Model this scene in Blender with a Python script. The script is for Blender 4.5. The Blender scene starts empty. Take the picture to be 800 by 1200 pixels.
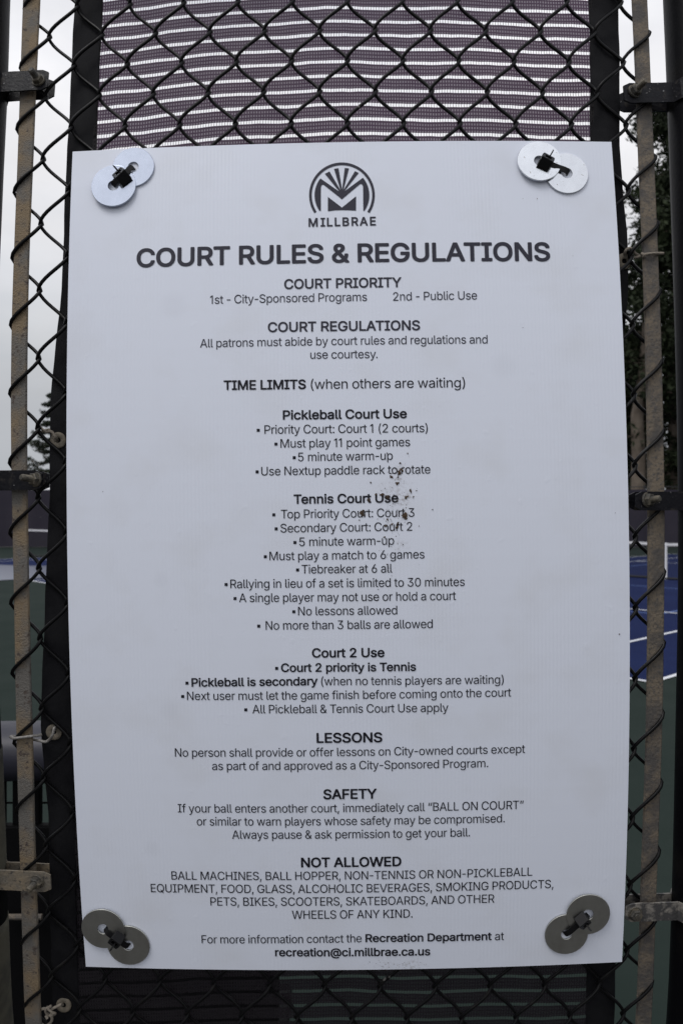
import bpy, bmesh, math, random, mathutils, mathutils.geometry
from mathutils import Vector, Matrix
random.seed(7)
SC = bpy.context.scene
COL = SC.collection
R = math.radians
EYE = 1.70                      # camera height above the court
F = 933.0                       # focal length in photo pixels (800 x 1200)

# ------------------------------------------------------------------ camera
cam = bpy.data.cameras.new('camera')
cam.sensor_fit = 'VERTICAL'; cam.sensor_height = 36.0; cam.sensor_width = 24.0
cam.lens = 36.0 * F / 1200.0
cam.clip_start = 0.02; cam.clip_end = 2000
cam.dof.use_dof = True; cam.dof.focus_distance = 0.875; cam.dof.aperture_fstop = 11.0
camo = bpy.data.objects.new('camera', cam); COL.objects.link(camo)
camo.location = (0, 0, EYE); camo.rotation_euler = (R(90), 0, 0)
SC.camera = camo

# ------------------------------------------------------------------ sky and sun
SUN_EL, SUN_AZ = 60.0, 220.0    # azimuth clockwise from +Y: behind the viewer's left shoulder
w = bpy.data.worlds.new('World'); SC.world = w; w.use_nodes = True
nt = w.node_tree; nt.nodes.clear()
def N(t, **k):
    n = nt.nodes.new(t)
    for a, b in k.items(): setattr(n, a, b)
    return n
out = N('ShaderNodeOutputWorld'); bg = N('ShaderNodeBackground'); bg.inputs[1].default_value = 0.10
sky = N('ShaderNodeTexSky', sky_type='NISHITA', sun_disc=False)
sky.sun_elevation = R(SUN_EL); sky.sun_rotation = R(SUN_AZ)
tc = N('ShaderNodeTexCoord'); mp = N('ShaderNodeMapping'); mp.inputs['Scale'].default_value = (1.5, 1.5, 3.6)
nz = N('ShaderNodeTexNoise'); nz.inputs['Scale'].default_value = 1.7; nz.inputs['Detail'].default_value = 7; nz.inputs['Roughness'].default_value = .55
cr = N('ShaderNodeValToRGB')    # how much blue shows through the overcast
cr.color_ramp.elements[0].position = .34; cr.color_ramp.elements[0].color = (.80, .80, .80, 1)
cr.color_ramp.elements[1].position = .55; cr.color_ramp.elements[1].color = (.97, .97, .97, 1)
sep = N('ShaderNodeSeparateXYZ')
el = N('ShaderNodeValToRGB')    # cloud brightness by height above the horizon
e = el.color_ramp.elements
e[0].position = 0.0; e[0].color = (.40, .42, .45, 1)
e[1].position = 0.12; e[1].color = (.50, .515, .545, 1)
a = e.new(.20); a.color = (.64, .65, .67, 1)
a = e.new(.29); a.color = (.81, .81, .83, 1)
a = e.new(.45); a.color = (.95, .945, .97, 1)
a = e.new(1.0); a.color = (.92, .96, 1.05, 1)
sc10 = N('ShaderNodeVectorMath', operation='SCALE'); sc10.inputs['Scale'].default_value = 10.0
nz2 = N('ShaderNodeTexNoise'); nz2.inputs['Scale'].default_value = 2.3; nz2.inputs['Detail'].default_value = 6
mr = N('ShaderNodeMapRange'); mr.inputs['From Min'].default_value = .3; mr.inputs['From Max'].default_value = .7
mr.inputs['To Min'].default_value = 8.9; mr.inputs['To Max'].default_value = 11.0
mix = N('ShaderNodeMix', data_type='RGBA')
L = nt.links.new
L(tc.outputs['Generated'], mp.inputs[0]); L(mp.outputs[0], nz.inputs['Vector']); L(mp.outputs[0], nz2.inputs['Vector'])
L(nz.outputs[0], cr.inputs[0]); L(tc.outputs['Generated'], sep.inputs[0]); L(sep.outputs[2], el.inputs[0])
L(nz2.outputs[0], mr.inputs[0]); L(mr.outputs[0], sc10.inputs['Scale']); L(el.outputs[0], sc10.inputs[0])
L(cr.outputs[0], mix.inputs[0]); L(sky.outputs[0], mix.inputs[6]); L(sc10.outputs[0], mix.inputs[7])
L(mix.outputs[2], bg.inputs[0]); L(bg.outputs[0], out.inputs[0])

sun = bpy.data.lights.new('sun', 'SUN'); sun.energy = 1.38; sun.angle = R(26); sun.color = (1.0, .97, .94)
suno = bpy.data.objects.new('sun', sun); COL.objects.link(suno)
sd = Vector((math.sin(R(SUN_AZ)) * math.cos(R(SUN_EL)), math.cos(R(SUN_AZ)) * math.cos(R(SUN_EL)), math.sin(R(SUN_EL))))
suno.rotation_euler = sd.to_track_quat('Z', 'Y').to_euler(); suno.location = sd * 30
SC.view_settings.view_transform = 'Standard'; SC.view_settings.look = 'None'
SC.view_settings.exposure = 0.0; SC.view_settings.gamma = 1.0; SC.view_settings.use_curve_mapping = False
SC.cycles.transparent_max_bounces = 16

# ------------------------------------------------------------------ materials
def mat(name, col, rough=.6, metal=0.0, col2=None, scale=30, lo=.4, hi=.6, bump=0.0, bscale=200, spec=.5, speck=None, coat=0.0):
    """principled material; col2 (and a finer speck colour) mix in by object-space noise"""
    m = bpy.data.materials.new(name); m.use_nodes = True
    t = m.node_tree; n = t.nodes; b = n['Principled BSDF']
    b.inputs['Base Color'].default_value = (*col, 1); b.inputs['Roughness'].default_value = rough
    b.inputs['Metallic'].default_value = metal; b.inputs['Specular IOR Level'].default_value = spec
    b.inputs['Coat Weight'].default_value = coat
    tcn = n.new('ShaderNodeTexCoord'); last = None
    if col2:
        x = n.new('ShaderNodeTexNoise'); x.inputs['Scale'].default_value = scale; x.inputs['Detail'].default_value = 8; x.inputs['Roughness'].default_value = .62
        r = n.new('ShaderNodeMapRange'); r.inputs['From Min'].default_value = lo; r.inputs['From Max'].default_value = hi
        mx = n.new('ShaderNodeMix'); mx.data_type = 'RGBA'
        mx.inputs[6].default_value = (*col, 1); mx.inputs[7].default_value = (*col2, 1)
        t.links.new(tcn.outputs['Object'], x.inputs['Vector']); t.links.new(x.outputs[0], r.inputs[0]); t.links.new(r.outputs[0], mx.inputs[0])
        last = mx.outputs[2]; t.links.new(last, b.inputs['Base Color'])
    if speck:
        sc_, sl, sh, scol = speck
        x = n.new('ShaderNodeTexNoise'); x.inputs['Scale'].default_value = sc_; x.inputs['Detail'].default_value = 3
        r = n.new('ShaderNodeMapRange'); r.inputs['From Min'].default_value = sl; r.inputs['From Max'].default_value = sh
        mx = n.new('ShaderNodeMix'); mx.data_type = 'RGBA'
        if last: t.links.new(last, mx.inputs[6])
        else: mx.inputs[6].default_value = (*col, 1)
        mx.inputs[7].default_value = (*scol, 1)
        t.links.new(tcn.outputs['Object'], x.inputs['Vector']); t.links.new(x.outputs[0], r.inputs[0]); t.links.new(r.outputs[0], mx.inputs[0])
        t.links.new(mx.outputs[2], b.inputs['Base Color'])
    if bump:
        x = n.new('ShaderNodeTexNoise'); x.inputs['Scale'].default_value = bscale; x.inputs['Detail'].default_value = 6
        bp = n.new('ShaderNodeBump'); bp.inputs['Strength'].default_value = bump; bp.inputs['Distance'].default_value = .002
        t.links.new(tcn.outputs['Object'], x.inputs['Vector']); t.links.new(x.outputs[0], bp.inputs['Height']); t.links.new(bp.outputs[0], b.inputs['Normal'])
    return m

M = {}
M['wire'] = mat('black vinyl wire', (.0035, .0035, .004), .34, col2=(.013, .012, .011), scale=60, lo=.55, hi=.78, spec=.16, bump=.15, bscale=260, speck=(46, .72, .76, (.16, .155, .145)))
M['bar'] = mat('dusty galvanised bar', (.118, .110, .099), .85, col2=(.185, .138, .085), scale=19, lo=.42, hi=.60, bump=.7, bscale=520, speck=(160, .60, .68, (.065, .05, .042)))
M['bar_dark'] = mat('weathered grey bar', (.148, .120, .088), .85, col2=(.07, .064, .059), scale=42, lo=.42, hi=.6, bump=.6, bscale=300, speck=(330, .52, .68, (.075, .068, .063)))
M['post'] = mat('black painted post', (.003, .003, .004), .45, spec=.06, col2=(.008, .0075, .007), scale=14, lo=.5, hi=.75, bump=.15, bscale=220)
M['post_bare'] = mat('flaking post', (.07, .066, .05), .85, spec=.2, col2=(.034, .033, .028), scale=18, lo=.42, hi=.6, bump=.3, bscale=200)
M['band'] = mat('black band', (.005, .005, .0075), .45, spec=.15, col2=(.04, .035, .03), scale=75, lo=.55, hi=.72, bump=.3, bscale=260, speck=(260, .67, .73, (.2, .2, .2)))
M['band_dusty'] = mat('dusty band', (.125, .11, .088), .8, col2=(.19, .15, .1), scale=40, lo=.42, hi=.62, bump=.5, bscale=300, speck=(260, .58, .68, (.05, .045, .04)))
M['band_worn'] = mat('worn band', (.05, .048, .048), .6, col2=(.19, .175, .155), scale=70, lo=.46, hi=.56, bump=.5, bscale=220)
M['bolt'] = mat('dirty bolt', (.045, .042, .036), .6, metal=.2, col2=(.11, .095, .07), scale=90, lo=.45, hi=.6, bump=.4, bscale=400)
M['hem'] = mat('black webbing hem', (.0052, .0052, .0068), .8, col2=(.009, .009, .0105), scale=35, bump=.35, bscale=900, spec=.15)
M['ink'] = mat('printed black ink', (.010, .010, .016), .6, spec=.2)
M['ink_title'] = mat('printed charcoal ink', (.030, .030, .045), .6, spec=.25)
M['zinc_sky'] = mat('zinc washer with bright sky tone', (.84, .86, .89), .17, metal=1, col2=(.74, .76, .79), scale=55, lo=.35, hi=.7, bump=.06, bscale=500, speck=(330, .68, .74, (.4, .38, .36)))  # zinc washers, the bright sky they mirror put into the metal colour
M['zinc'] = mat('zinc washer with blue sky tone', (.60, .65, .755), .15, metal=1, col2=(.53, .575, .67), scale=40, lo=.35, hi=.7, bump=.05, bscale=500)  # zinc washers again, tinted with the blue of the reflected sky
M['zinc_ground'] = mat('zinc washer with dark ground tone', (.50, .505, .475), .36, metal=1, col2=(.41, .405, .375), scale=60, lo=.35, hi=.7, bump=.06, bscale=500)  # lower zinc washers, reflection of the dark ground put into the colour
M['zip'] = mat('black nylon', (.005, .005, .006), .42, spec=.22)
M['dirt'] = mat('dried mud', (.085, .05, .026), .9, col2=(.03, .02, .014), scale=700, lo=.4, hi=.6)
M['grommet'] = mat('weathered brass', (.13, .115, .09), .7, metal=.2, col2=(.2, .17, .13), scale=120, lo=.4, hi=.65, bump=.4, bscale=500)
M['cord'] = mat('weathered cord', (.24, .21, .17), .9, col2=(.14, .12, .10), scale=160, lo=.4, hi=.65, bump=.8, bscale=700)
M['tie_wire'] = mat('grey tie wire', (.26, .25, .235), .55, metal=.3, col2=(.15, .14, .13), scale=150, bump=.4, bscale=600)
M['court_green'] = mat('green acrylic court', (.0145, .022, .019), .95, col2=(.020, .028, .0245), scale=.9, lo=.35, hi=.65, bump=.25, bscale=300, spec=.06)
M['court_blue'] = mat('blue acrylic court', (.0078, .0132, .050), .95, col2=(.0102, .017, .060), scale=.8, lo=.35, hi=.65, bump=.2, bscale=300, spec=.05)
M['line'] = mat('white court line', (.62, .63, .66), .7)
M['line_blue'] = mat('light blue court line', (.07, .13, .33), .7)
M['asphalt'] = mat('asphalt', (.05, .05, .05), .9, col2=(.065, .062, .058), scale=3, bump=.5, bscale=120)
M['screen_far'] = mat('dark purple windscreen', (.027, .0245, .036), .9, col2=(.036, .032, .044), scale=.45, lo=.35, hi=.65, spec=.2)
M['black'] = mat('black paint', (.014, .014, .016), .5)
M['net'] = mat('black net cord', (.012, .012, .013), .8)
M['white'] = mat('white tape', (.66, .66, .68), .7)
M['bench'] = mat('dark navy plastic', (.012, .012, .024), .5, spec=.5, col2=(.02, .02, .03), scale=12)
M['bench_black'] = mat('black bench steel', (.002, .002, .0025), .7, spec=.1)
M['bark'] = mat('bark', (.085, .066, .05), .9, col2=(.14, .115, .09), scale=1.8, lo=.4, hi=.6)
M['leaf'] = mat('dark leaves', (.009, .014, .006), .8, col2=(.024, .033, .014), scale=.55, lo=.35, hi=.65, spec=.2)
M['needle'] = mat('pine needles', (.018, .026, .017), .8, col2=(.034, .044, .026), scale=.6, lo=.35, hi=.65, spec=.2)
M['hedge'] = mat('olive hedge leaves', (.055, .065, .02), .8, col2=(.085, .085, .03), scale=.5, lo=.35, hi=.65, spec=.2)
M['shed'] = mat('pale shed roof', (.6, .6, .62), .6)

# coroplast: white corrugated plastic with faint vertical flutes and scuffs
def coroplast():
    m = bpy.data.materials.new('white corrugated plastic'); m.use_nodes = True
    t = m.node_tree; n = t.nodes; b = n['Principled BSDF']; lk = t.links.new
    b.inputs['Roughness'].default_value = .42; b.inputs['Specular IOR Level'].default_value = .4
    uv = n.new('ShaderNodeUVMap'); s = n.new('ShaderNodeSeparateXYZ'); lk(uv.outputs[0], s.inputs[0])
    wv = n.new('ShaderNodeMath'); wv.operation = 'MULTIPLY'; wv.inputs[1].default_value = 2 * math.pi / .0042; lk(s.outputs[0], wv.inputs[0])
    sn = n.new('ShaderNodeMath'); sn.operation = 'SINE'; lk(wv.outputs[0], sn.inputs[0])
    # patches in which the flutes print through
    mpz = n.new('ShaderNodeMapping'); mpz.inputs['Scale'].default_value = (9, 2.2, 1); lk(uv.outputs[0], mpz.inputs[0])
    pn = n.new('ShaderNodeTexNoise'); pn.inputs['Scale'].default_value = 1.6; lk(mpz.outputs[0], pn.inputs['Vector'])
    pr = n.new('ShaderNodeMapRange'); pr.inputs['From Min'].default_value = .35; pr.inputs['From Max'].default_value = .7; lk(pn.outputs[0], pr.inputs[0])
    ht = n.new('ShaderNodeMath'); ht.operation = 'MULTIPLY'; lk(sn.outputs[0], ht.inputs[0]); lk(pr.outputs[0], ht.inputs[1])
    # small dents
    dn = n.new('ShaderNodeTexNoise'); dn.inputs['Scale'].default_value = 75; dn.inputs['Detail'].default_value = 2; lk(uv.outputs[0], dn.inputs['Vector'])
    dr = n.new('ShaderNodeMapRange'); dr.inputs['From Min'].default_value = .66; dr.inputs['From Max'].default_value = .78; dr.inputs['To Max'].default_value = 1.6; lk(dn.outputs[0], dr.inputs[0])
    ad = n.new('ShaderNodeMath'); ad.operation = 'ADD'; lk(ht.outputs[0], ad.inputs[0]); lk(dr.outputs[0], ad.inputs[1])
    bp = n.new('ShaderNodeBump'); bp.inputs['Strength'].default_value = .55; bp.inputs['Distance'].default_value = .0001
    lk(ad.outputs[0], bp.inputs['Height']); lk(bp.outputs[0], b.inputs['Normal'])
    gn = n.new('ShaderNodeTexNoise'); gn.inputs['Scale'].default_value = 14; gn.inputs['Detail'].default_value = 8; lk(uv.outputs[0], gn.inputs['Vector'])
    gr = n.new('ShaderNodeMapRange'); gr.inputs['From Min'].default_value = .5; gr.inputs['From Max'].default_value = .85; lk(gn.outputs[0], gr.inputs[0])
    mx = n.new('ShaderNodeMix'); mx.data_type = 'RGBA'; mx.inputs[6].default_value = (.715, .752, .848, 1); mx.inputs[7].default_value = (.665, .69, .755, 1)
    lk(gr.outputs[0], mx.inputs[0])
    # round rubbed smudges of grime
    mz = mx.outputs[2]
    for (u, v, r_) in ((-.205, -.02, .012), (.175, .21, .02), (-.225, -.325, .012), (-.2, -.165, .014), (-.19, .285, .02)):
        vd = n.new('ShaderNodeVectorMath'); vd.operation = 'DISTANCE'; vd.inputs[1].default_value = (u, v, 0); lk(uv.outputs[0], vd.inputs[0])
        rr = n.new('ShaderNodeMapRange'); rr.interpolation_type = 'SMOOTHSTEP'; rr.inputs['From Min'].default_value = r_; rr.inputs['From Max'].default_value = r_ * .3
        rr.inputs['To Max'].default_value = .06; lk(vd.outputs['Value'], rr.inputs[0])
        m2 = n.new('ShaderNodeMix'); m2.data_type = 'RGBA'; m2.inputs[7].default_value = (.3, .3, .34, 1); lk(rr.outputs[0], m2.inputs[0]); lk(mz, m2.inputs[6]); mz = m2.outputs[2]
    # thin brown film where mud splashed: speckled by fine noise, strongest round the splash centres
    fn = n.new('ShaderNodeTexNoise'); fn.inputs['Scale'].default_value = 260; fn.inputs['Detail'].default_value = 6; fn.inputs['Roughness'].default_value = .7; lk(uv.outputs[0], fn.inputs['Vector'])
    fr_ = n.new('ShaderNodeMapRange'); fr_.inputs['From Min'].default_value = .47; fr_.inputs['From Max'].default_value = .64; lk(fn.outputs[0], fr_.inputs[0])
    for (u, v, r_, k_) in MUD:
        vd = n.new('ShaderNodeVectorMath'); vd.operation = 'DISTANCE'; vd.inputs[1].default_value = (u, v, 0); lk(uv.outputs[0], vd.inputs[0])
        rr = n.new('ShaderNodeMapRange'); rr.interpolation_type = 'SMOOTHSTEP'; rr.inputs['From Min'].default_value = r_; rr.inputs['From Max'].default_value = 0
        rr.inputs['To Max'].default_value = k_; lk(vd.outputs['Value'], rr.inputs[0])
        ml = n.new('ShaderNodeMath'); ml.operation = 'MULTIPLY'; lk(rr.outputs[0], ml.inputs[0]); lk(fr_.outputs[0], ml.inputs[1])
        m2 = n.new('ShaderNodeMix'); m2.data_type = 'RGBA'; m2.inputs[7].default_value = (.13, .085, .045, 1); lk(ml.outputs[0], m2.inputs[0]); lk(mz, m2.inputs[6]); mz = m2.outputs[2]
    lk(mz, b.inputs['Base Color'])
    return m
# splash centres on the sign (its own u, v in metres), radius and strength
MUD = ((0.0583, 0.0975, 0.0084, 0.9), (0.0563, 0.0863, 0.0065, 0.6), (0.0616, 0.0657, 0.0112, 0.5), (0.0457, 0.0678, 0.0075, 0.6), (0.0175, 0.0495, 0.0065, 0.9), (0.0622, 0.047, 0.0084, 0.9), (0.0471, 0.036, 0.0075, 0.5), (0.0672, 0.0665, 0.0047, 0.9), (0.0523, 0.0695, 0.028, 0.35), (0.0589, 0.0135, 0.0131, 0.3), (0.0404, -0.4677, 0.0205, 0.28), (0.0697, -0.4661, 0.0131, 0.35), (0.0629, -0.4703, 0.0093, 0.5))
M['coroplast'] = coroplast()

# woven windscreen: UV in metres; knitted bands split by open slits crossed by fine threads
def weave():
    m = bpy.data.materials.new('woven windscreen'); m.use_nodes = True
    t = m.node_tree; n = t.nodes; lk = t.links.new; b = n['Principled BSDF']; o = n['Material Output']
    def mth(op, a_, b_=None, c_=None):
        x = n.new('ShaderNodeMath'); x.operation = op
        for i, v in enumerate((a_, b_, c_)):
            if v is None: continue
            if isinstance(v, (int, float)): x.inputs[i].default_value = v
            else: lk(v, x.inputs[i])
        return x.outputs[0]
    uv = n.new('ShaderNodeUVMap'); s = n.new('ShaderNodeSeparateXYZ'); lk(uv.outputs[0], s.inputs[0])
    u, v = s.outputs[0], s.outputs[1]
    wob = n.new('ShaderNodeTexNoise'); wob.inputs['Scale'].default_value = 22; lk(uv.outputs[0], wob.inputs['Vector'])
    v2 = mth('ADD', v, mth('MULTIPLY', mth('SUBTRACT', wob.outputs[0], .5), .0042))
    PITCH = .0187
    fr = mth('FRACT', mth('DIVIDE', v2, PITCH))
    slit = mth('LESS_THAN', mth('ABSOLUTE', mth('SUBTRACT', fr, .5)), .102)
    fu = mth('FRACT', mth('DIVIDE', u, .0032))
    vth = mth('LESS_THAN', fu, .58)            # warp threads in the band
    vth_s = mth('LESS_THAN', fu, .27)          # warp threads seen crossing a slit
    fh = mth('FRACT', mth('DIVIDE', v2, PITCH / 4.0))
    hth = mth('LESS_THAN', fh, .42)
    band = mth('MAXIMUM', mth('MAXIMUM', vth, hth), .82)   # fine filler yarn half closes the holes
    alpha = mth('ADD', mth('MULTIPLY', mth('MULTIPLY', slit, vth_s), .55), mth('MULTIPLY', mth('SUBTRACT', 1.0, slit), band))
    b.inputs['Base Color'].default_value = (.006, .0052, .0064, 1); b.inputs['Roughness'].default_value = .8
    b.inputs['Specular IOR Level'].default_value = .25
    bn = n.new('ShaderNodeBump'); bn.inputs['Strength'].default_value = .5; bn.inputs['Distance'].default_value = .001
    lk(mth('ADD', fu, fh), bn.inputs['Height']); lk(bn.outputs[0], b.inputs['Normal'])
    tl = n.new('ShaderNodeBsdfTranslucent'); tl.inputs[0].default_value = (.006, .005, .006, 1)
    am = n.new('ShaderNodeAddShader'); lk(b.outputs[0], am.inputs[0]); lk(tl.outputs[0], am.inputs[1])
    yt = n.new('ShaderNodeBsdfTransparent'); yt.inputs[0].default_value = (.056, .036, .057, 1)     # purple yarn lets a little light straight through
    a2 = n.new('ShaderNodeAddShader'); lk(am.outputs[0], a2.inputs[0]); lk(yt.outputs[0], a2.inputs[1]); am = a2
    tr = n.new('ShaderNodeBsdfTransparent'); mx = n.new('ShaderNodeMixShader')
    lk(alpha, mx.inputs[0]); lk(tr.outputs[0], mx.inputs[1]); lk(am.outputs[0], mx.inputs[2]); lk(mx.outputs[0], o.inputs[0])
    return m
M['weave'] = weave()

def netmat():
    m = bpy.data.materials.new('tennis net mesh'); m.use_nodes = True
    t = m.node_tree; n = t.nodes; lk = t.links.new; b = n['Principled BSDF']; o = n['Material Output']
    b.inputs['Base Color'].default_value = (.012, .012, .014, 1); b.inputs['Roughness'].default_value = .8
    uv = n.new('ShaderNodeUVMap'); s = n.new('ShaderNodeSeparateXYZ'); lk(uv.outputs[0], s.inputs[0]); q = []
    for i in (0, 1):
        d = n.new('ShaderNodeMath'); d.operation = 'DIVIDE'; d.inputs[1].default_value = .045; lk(s.outputs[i], d.inputs[0])
        f = n.new('ShaderNodeMath'); f.operation = 'FRACT'; lk(d.outputs[0], f.inputs[0])
        c = n.new('ShaderNodeMath'); c.operation = 'LESS_THAN'; c.inputs[1].default_value = .10; lk(f.outputs[0], c.inputs[0]); q.append(c)
    mx_ = n.new('ShaderNodeMath'); mx_.operation = 'MAXIMUM'; lk(q[0].outputs[0], mx_.inputs[0]); lk(q[1].outputs[0], mx_.inputs[1])
    tr = n.new('ShaderNodeBsdfTransparent'); mx = n.new('ShaderNodeMixShader')
    lk(mx_.outputs[0], mx.inputs[0]); lk(tr.outputs[0], mx.inputs[1]); lk(b.outputs[0], mx.inputs[2]); lk(mx.outputs[0], o.inputs[0])
    return m
M['netting'] = netmat()

# ------------------------------------------------------------------ helpers
def link_mesh(name, verts, faces, m, parent=None, smooth=False, uvs=None):
    me = bpy.data.meshes.new(name); me.from_pydata([tuple(v) for v in verts], [], faces)
    if smooth: me.polygons.foreach_set('use_smooth', [True] * len(me.polygons))
    if uvs:
        l = me.uv_layers.new(name='UVMap')
        for lp in me.loops: l.data[lp.index].uv = uvs[lp.vertex_index]
    me.materials.append(m); me.update()
    o = bpy.data.objects.new(name, me); COL.objects.link(o)
    if parent: o.parent = parent; o.matrix_parent_inverse = Matrix.Translation(-Vector(parent.location)) if not parent.rotation_euler.z else parent.matrix_basis.inverted()
    return o
class MB:
    """collects shapes in world coordinates, links them as one mesh"""
    def __init__(s): s.v = []; s.f = []
    def add(s, v, f):
        k = len(s.v); s.v += [Vector(p) for p in v]; s.f += [tuple(i + k for i in q) for q in f]
    def tube(s, pts, r, n=8, caps=True):
        pts = [Vector(p) for p in pts]; m = len(pts)
        rs = r if isinstance(r, (list, tuple)) else [r] * m
        t0 = (pts[1] - pts[0]).normalized(); up = Vector((0, 0, 1)) if abs(t0.z) < .9 else Vector((0, 1, 0))
        nx = t0.cross(up).normalized(); V = []
        for i in range(m):
            t = (pts[min(i + 1, m - 1)] - pts[max(i - 1, 0)]).normalized()
            nx = (nx - t * nx.dot(t)).normalized(); ny = t.cross(nx)
            for j in range(n):
                a_ = 2 * math.pi * j / n; V.append(pts[i] + (nx * math.cos(a_) + ny * math.sin(a_)) * rs[i])
        Fc = [(i * n + j, i * n + (j + 1) % n, (i + 1) * n + (j + 1) % n, (i + 1) * n + j) for i in range(m - 1) for j in range(n)]
        if caps: Fc += [tuple(range(n - 1, -1, -1)), tuple((m - 1) * n + j for j in range(n))]
        s.add(V, Fc)
    def box(s, lo, hi, bev=0.0, fn=None):
        bm = bmesh.new(); bmesh.ops.create_cube(bm, size=1)
        c = [(a_ + b_) / 2 for a_, b_ in zip(lo, hi)]; d = [b_ - a_ for a_, b_ in zip(lo, hi)]
        for v in bm.verts: v.co = Vector([v.co[i] * d[i] + c[i] for i in range(3)])
        if bev: bmesh.ops.bevel(bm, geom=bm.edges[:], offset=bev, segments=2, affect='EDGES', profile=.5)
        bm.verts.index_update()
        s.add([fn(v.co) if fn else v.co.copy() for v in bm.verts], [tuple(v.index for v in f.verts) for f in bm.faces]); bm.free()
    def build(s, name, m, parent=None, smooth=False): return link_mesh(name, s.v, s.f, m, parent, smooth)
def empty(name, loc):
    o = bpy.data.objects.new(name, None); o.location = loc; o.empty_display_size = .1; COL.objects.link(o); return o
def tag(o, label, cat, group=None, kind=None):
    if kind: o['kind'] = kind
    else: o['label'] = label; o['category'] = cat
    if group: o['group'] = group
    return o

# The fence panel bellies out towards the path: depth of its surface at (x, z), z measured from eye level.
AX, AZ, BX, BZ, D0 = .11653, .17828, .0446, -.0369, .87
def soft(t, lim=.62):
    s_ = abs(t)
    if s_ <= lim: return s_ * s_
    return lim * lim + lim * .25 * (1 - math.exp(-(s_ - lim) * 2 / .25))
def depth(x, z): return D0 + AX * soft(x - BX) + AZ * soft(z - BZ)
def W(x, z, off=0.0): return Vector((x, depth(x, z) + off, z + EYE))
def P(px, py, off=0.0):
    """point of the fence panel (in its own x, z) that the photo shows at a pixel"""
    d = D0
    for _ in range(40):
        x = (px - 400) * d / F; z = (600 - py) * d / F; d = depth(x, z) + off
    return x, z
def curve_x(samples, off):
    """x as a function of z from a list of (pixel y, pixel x)"""
    pts = sorted((P(px, py, off)[1], P(px, py, off)[0]) for py, px in samples)
    def f(z):
        if z <= pts[0][0]: return pts[0][1]
        if z >= pts[-1][0]: return pts[-1][1]
        for (z0, x0), (z1, x1) in zip(pts, pts[1:]):
            if z <= z1: return x0 + (x1 - x0) * (z - z0) / (z1 - z0)
    def g(z):                       # smoothed
        return sum(f(z + k * .02) for k in (-2, -1, 0, 1, 2)) / 5
    return g
ZTOP, ZBOT = .95, -1.66

# ------------------------------------------------------------------ setting: ground and courts
def sheet(name, pts, z, m):
    o = link_mesh(name, [(x, y, z) for x, y in pts], [tuple(range(len(pts)))], m); tag(o, 0, 0, kind='structure'); return o
sheet('ground', [(-900, -900), (900, -900), (900, 900), (-900, 900)], -.012, M['asphalt'])
sheet('court_surround', [(-60, 1.0), (60, 1.0), (60, 38.6), (-60, 38.6)], 0.0, M['court_green'])
PHI = R(42.5); E2 = Vector((math.cos(PHI), math.sin(PHI), 0)); E1 = Vector((-math.sin(PHI), math.cos(PHI), 0))
C0 = Vector((3.08, 7.92, 0))
def court(origin):
    q = lambda a_, b_: origin + E1 * a_ + E2 * b_
    o = link_mesh('court', [q(0, 0) + Vector((0, 0, .004)), q(10.97, 0) + Vector((0, 0, .004)), q(10.97, 23.77) + Vector((0, 0, .004)), q(0, 23.77) + Vector((0, 0, .004))], [(0, 3, 2, 1)], M['court_blue'])
    tag(o, 0, 0, kind='structure')
    def lines(name, segs, wd, z, m):
        mb = MB()
        for (a0, b0, a1, b1) in segs:
            if a0 == a1: v = [q(a0 - wd / 2, b0), q(a0 + wd / 2, b0), q(a0 + wd / 2, b1), q(a0 - wd / 2, b1)]
            else: v = [q(a0, b0 - wd / 2), q(a1, b0 - wd / 2), q(a1, b0 + wd / 2), q(a0, b0 + wd / 2)]
            mb.add([p + Vector((0, 0, z)) for p in v], [(0, 1, 2, 3)])
        tag(mb.build(name, m), 0, 0, kind='structure')
    h = .03; Wd, Ln = 10.97, 23.77
    lines('court_line', [(0, 0, 0, Ln), (Wd, 0, Wd, Ln), (1.37, h, 1.37, Ln - h), (Wd - 1.37, h, Wd - 1.37, Ln - h)], .055, .008, M['line'])
    lines('base_line', [(h, 0, Wd - h, 0), (h, Ln, Wd - h, Ln), (1.41, 5.49, Wd - 1.41, 5.49), (1.41, Ln - 5.49, Wd - 1.41, Ln - 5.49)], .06, .0115, M['line'])
    lines('pickleball_line', [(2.43, 5.2, 2.43, 18.5), (8.53, 5.2, 8.53, 18.5), (2.43, 5.17, 8.53, 5.17), (2.43, 9.75, 8.53, 9.75), (5.49, 5.2, 5.49, 9.7)], .05, .006, M['line_blue'])
court(C0); court(C0 + E1 * 14.6)
# wet film lying on the next court, just beyond its near corner
wet = bpy.data.materials.new('wet film'); wet.use_nodes = True
b_ = wet.node_tree.nodes['Principled BSDF']; b_.inputs['Base Color'].default_value = (.10, .12, .2, 1); b_.inputs['Roughness'].default_value = .30
b_.inputs['Specular IOR Level'].default_value = .8; b_.inputs['Coat Weight'].default_value = 1; b_.inputs['Coat Roughness'].default_value = .22
pts = []
for i in range(48):
    a_ = 2 * math.pi * i / 48; rr = 1 + .10 * math.sin(3 * a_ + 1) + .07 * math.sin(7 * a_) + .04 * math.sin(13 * a_ + 2)
    pts.append((-9.2 + 5.6 * rr * math.cos(a_), 22.6 + 2.7 * rr * math.sin(a_)))
o = sheet('puddle', pts, .016, wet)

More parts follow.
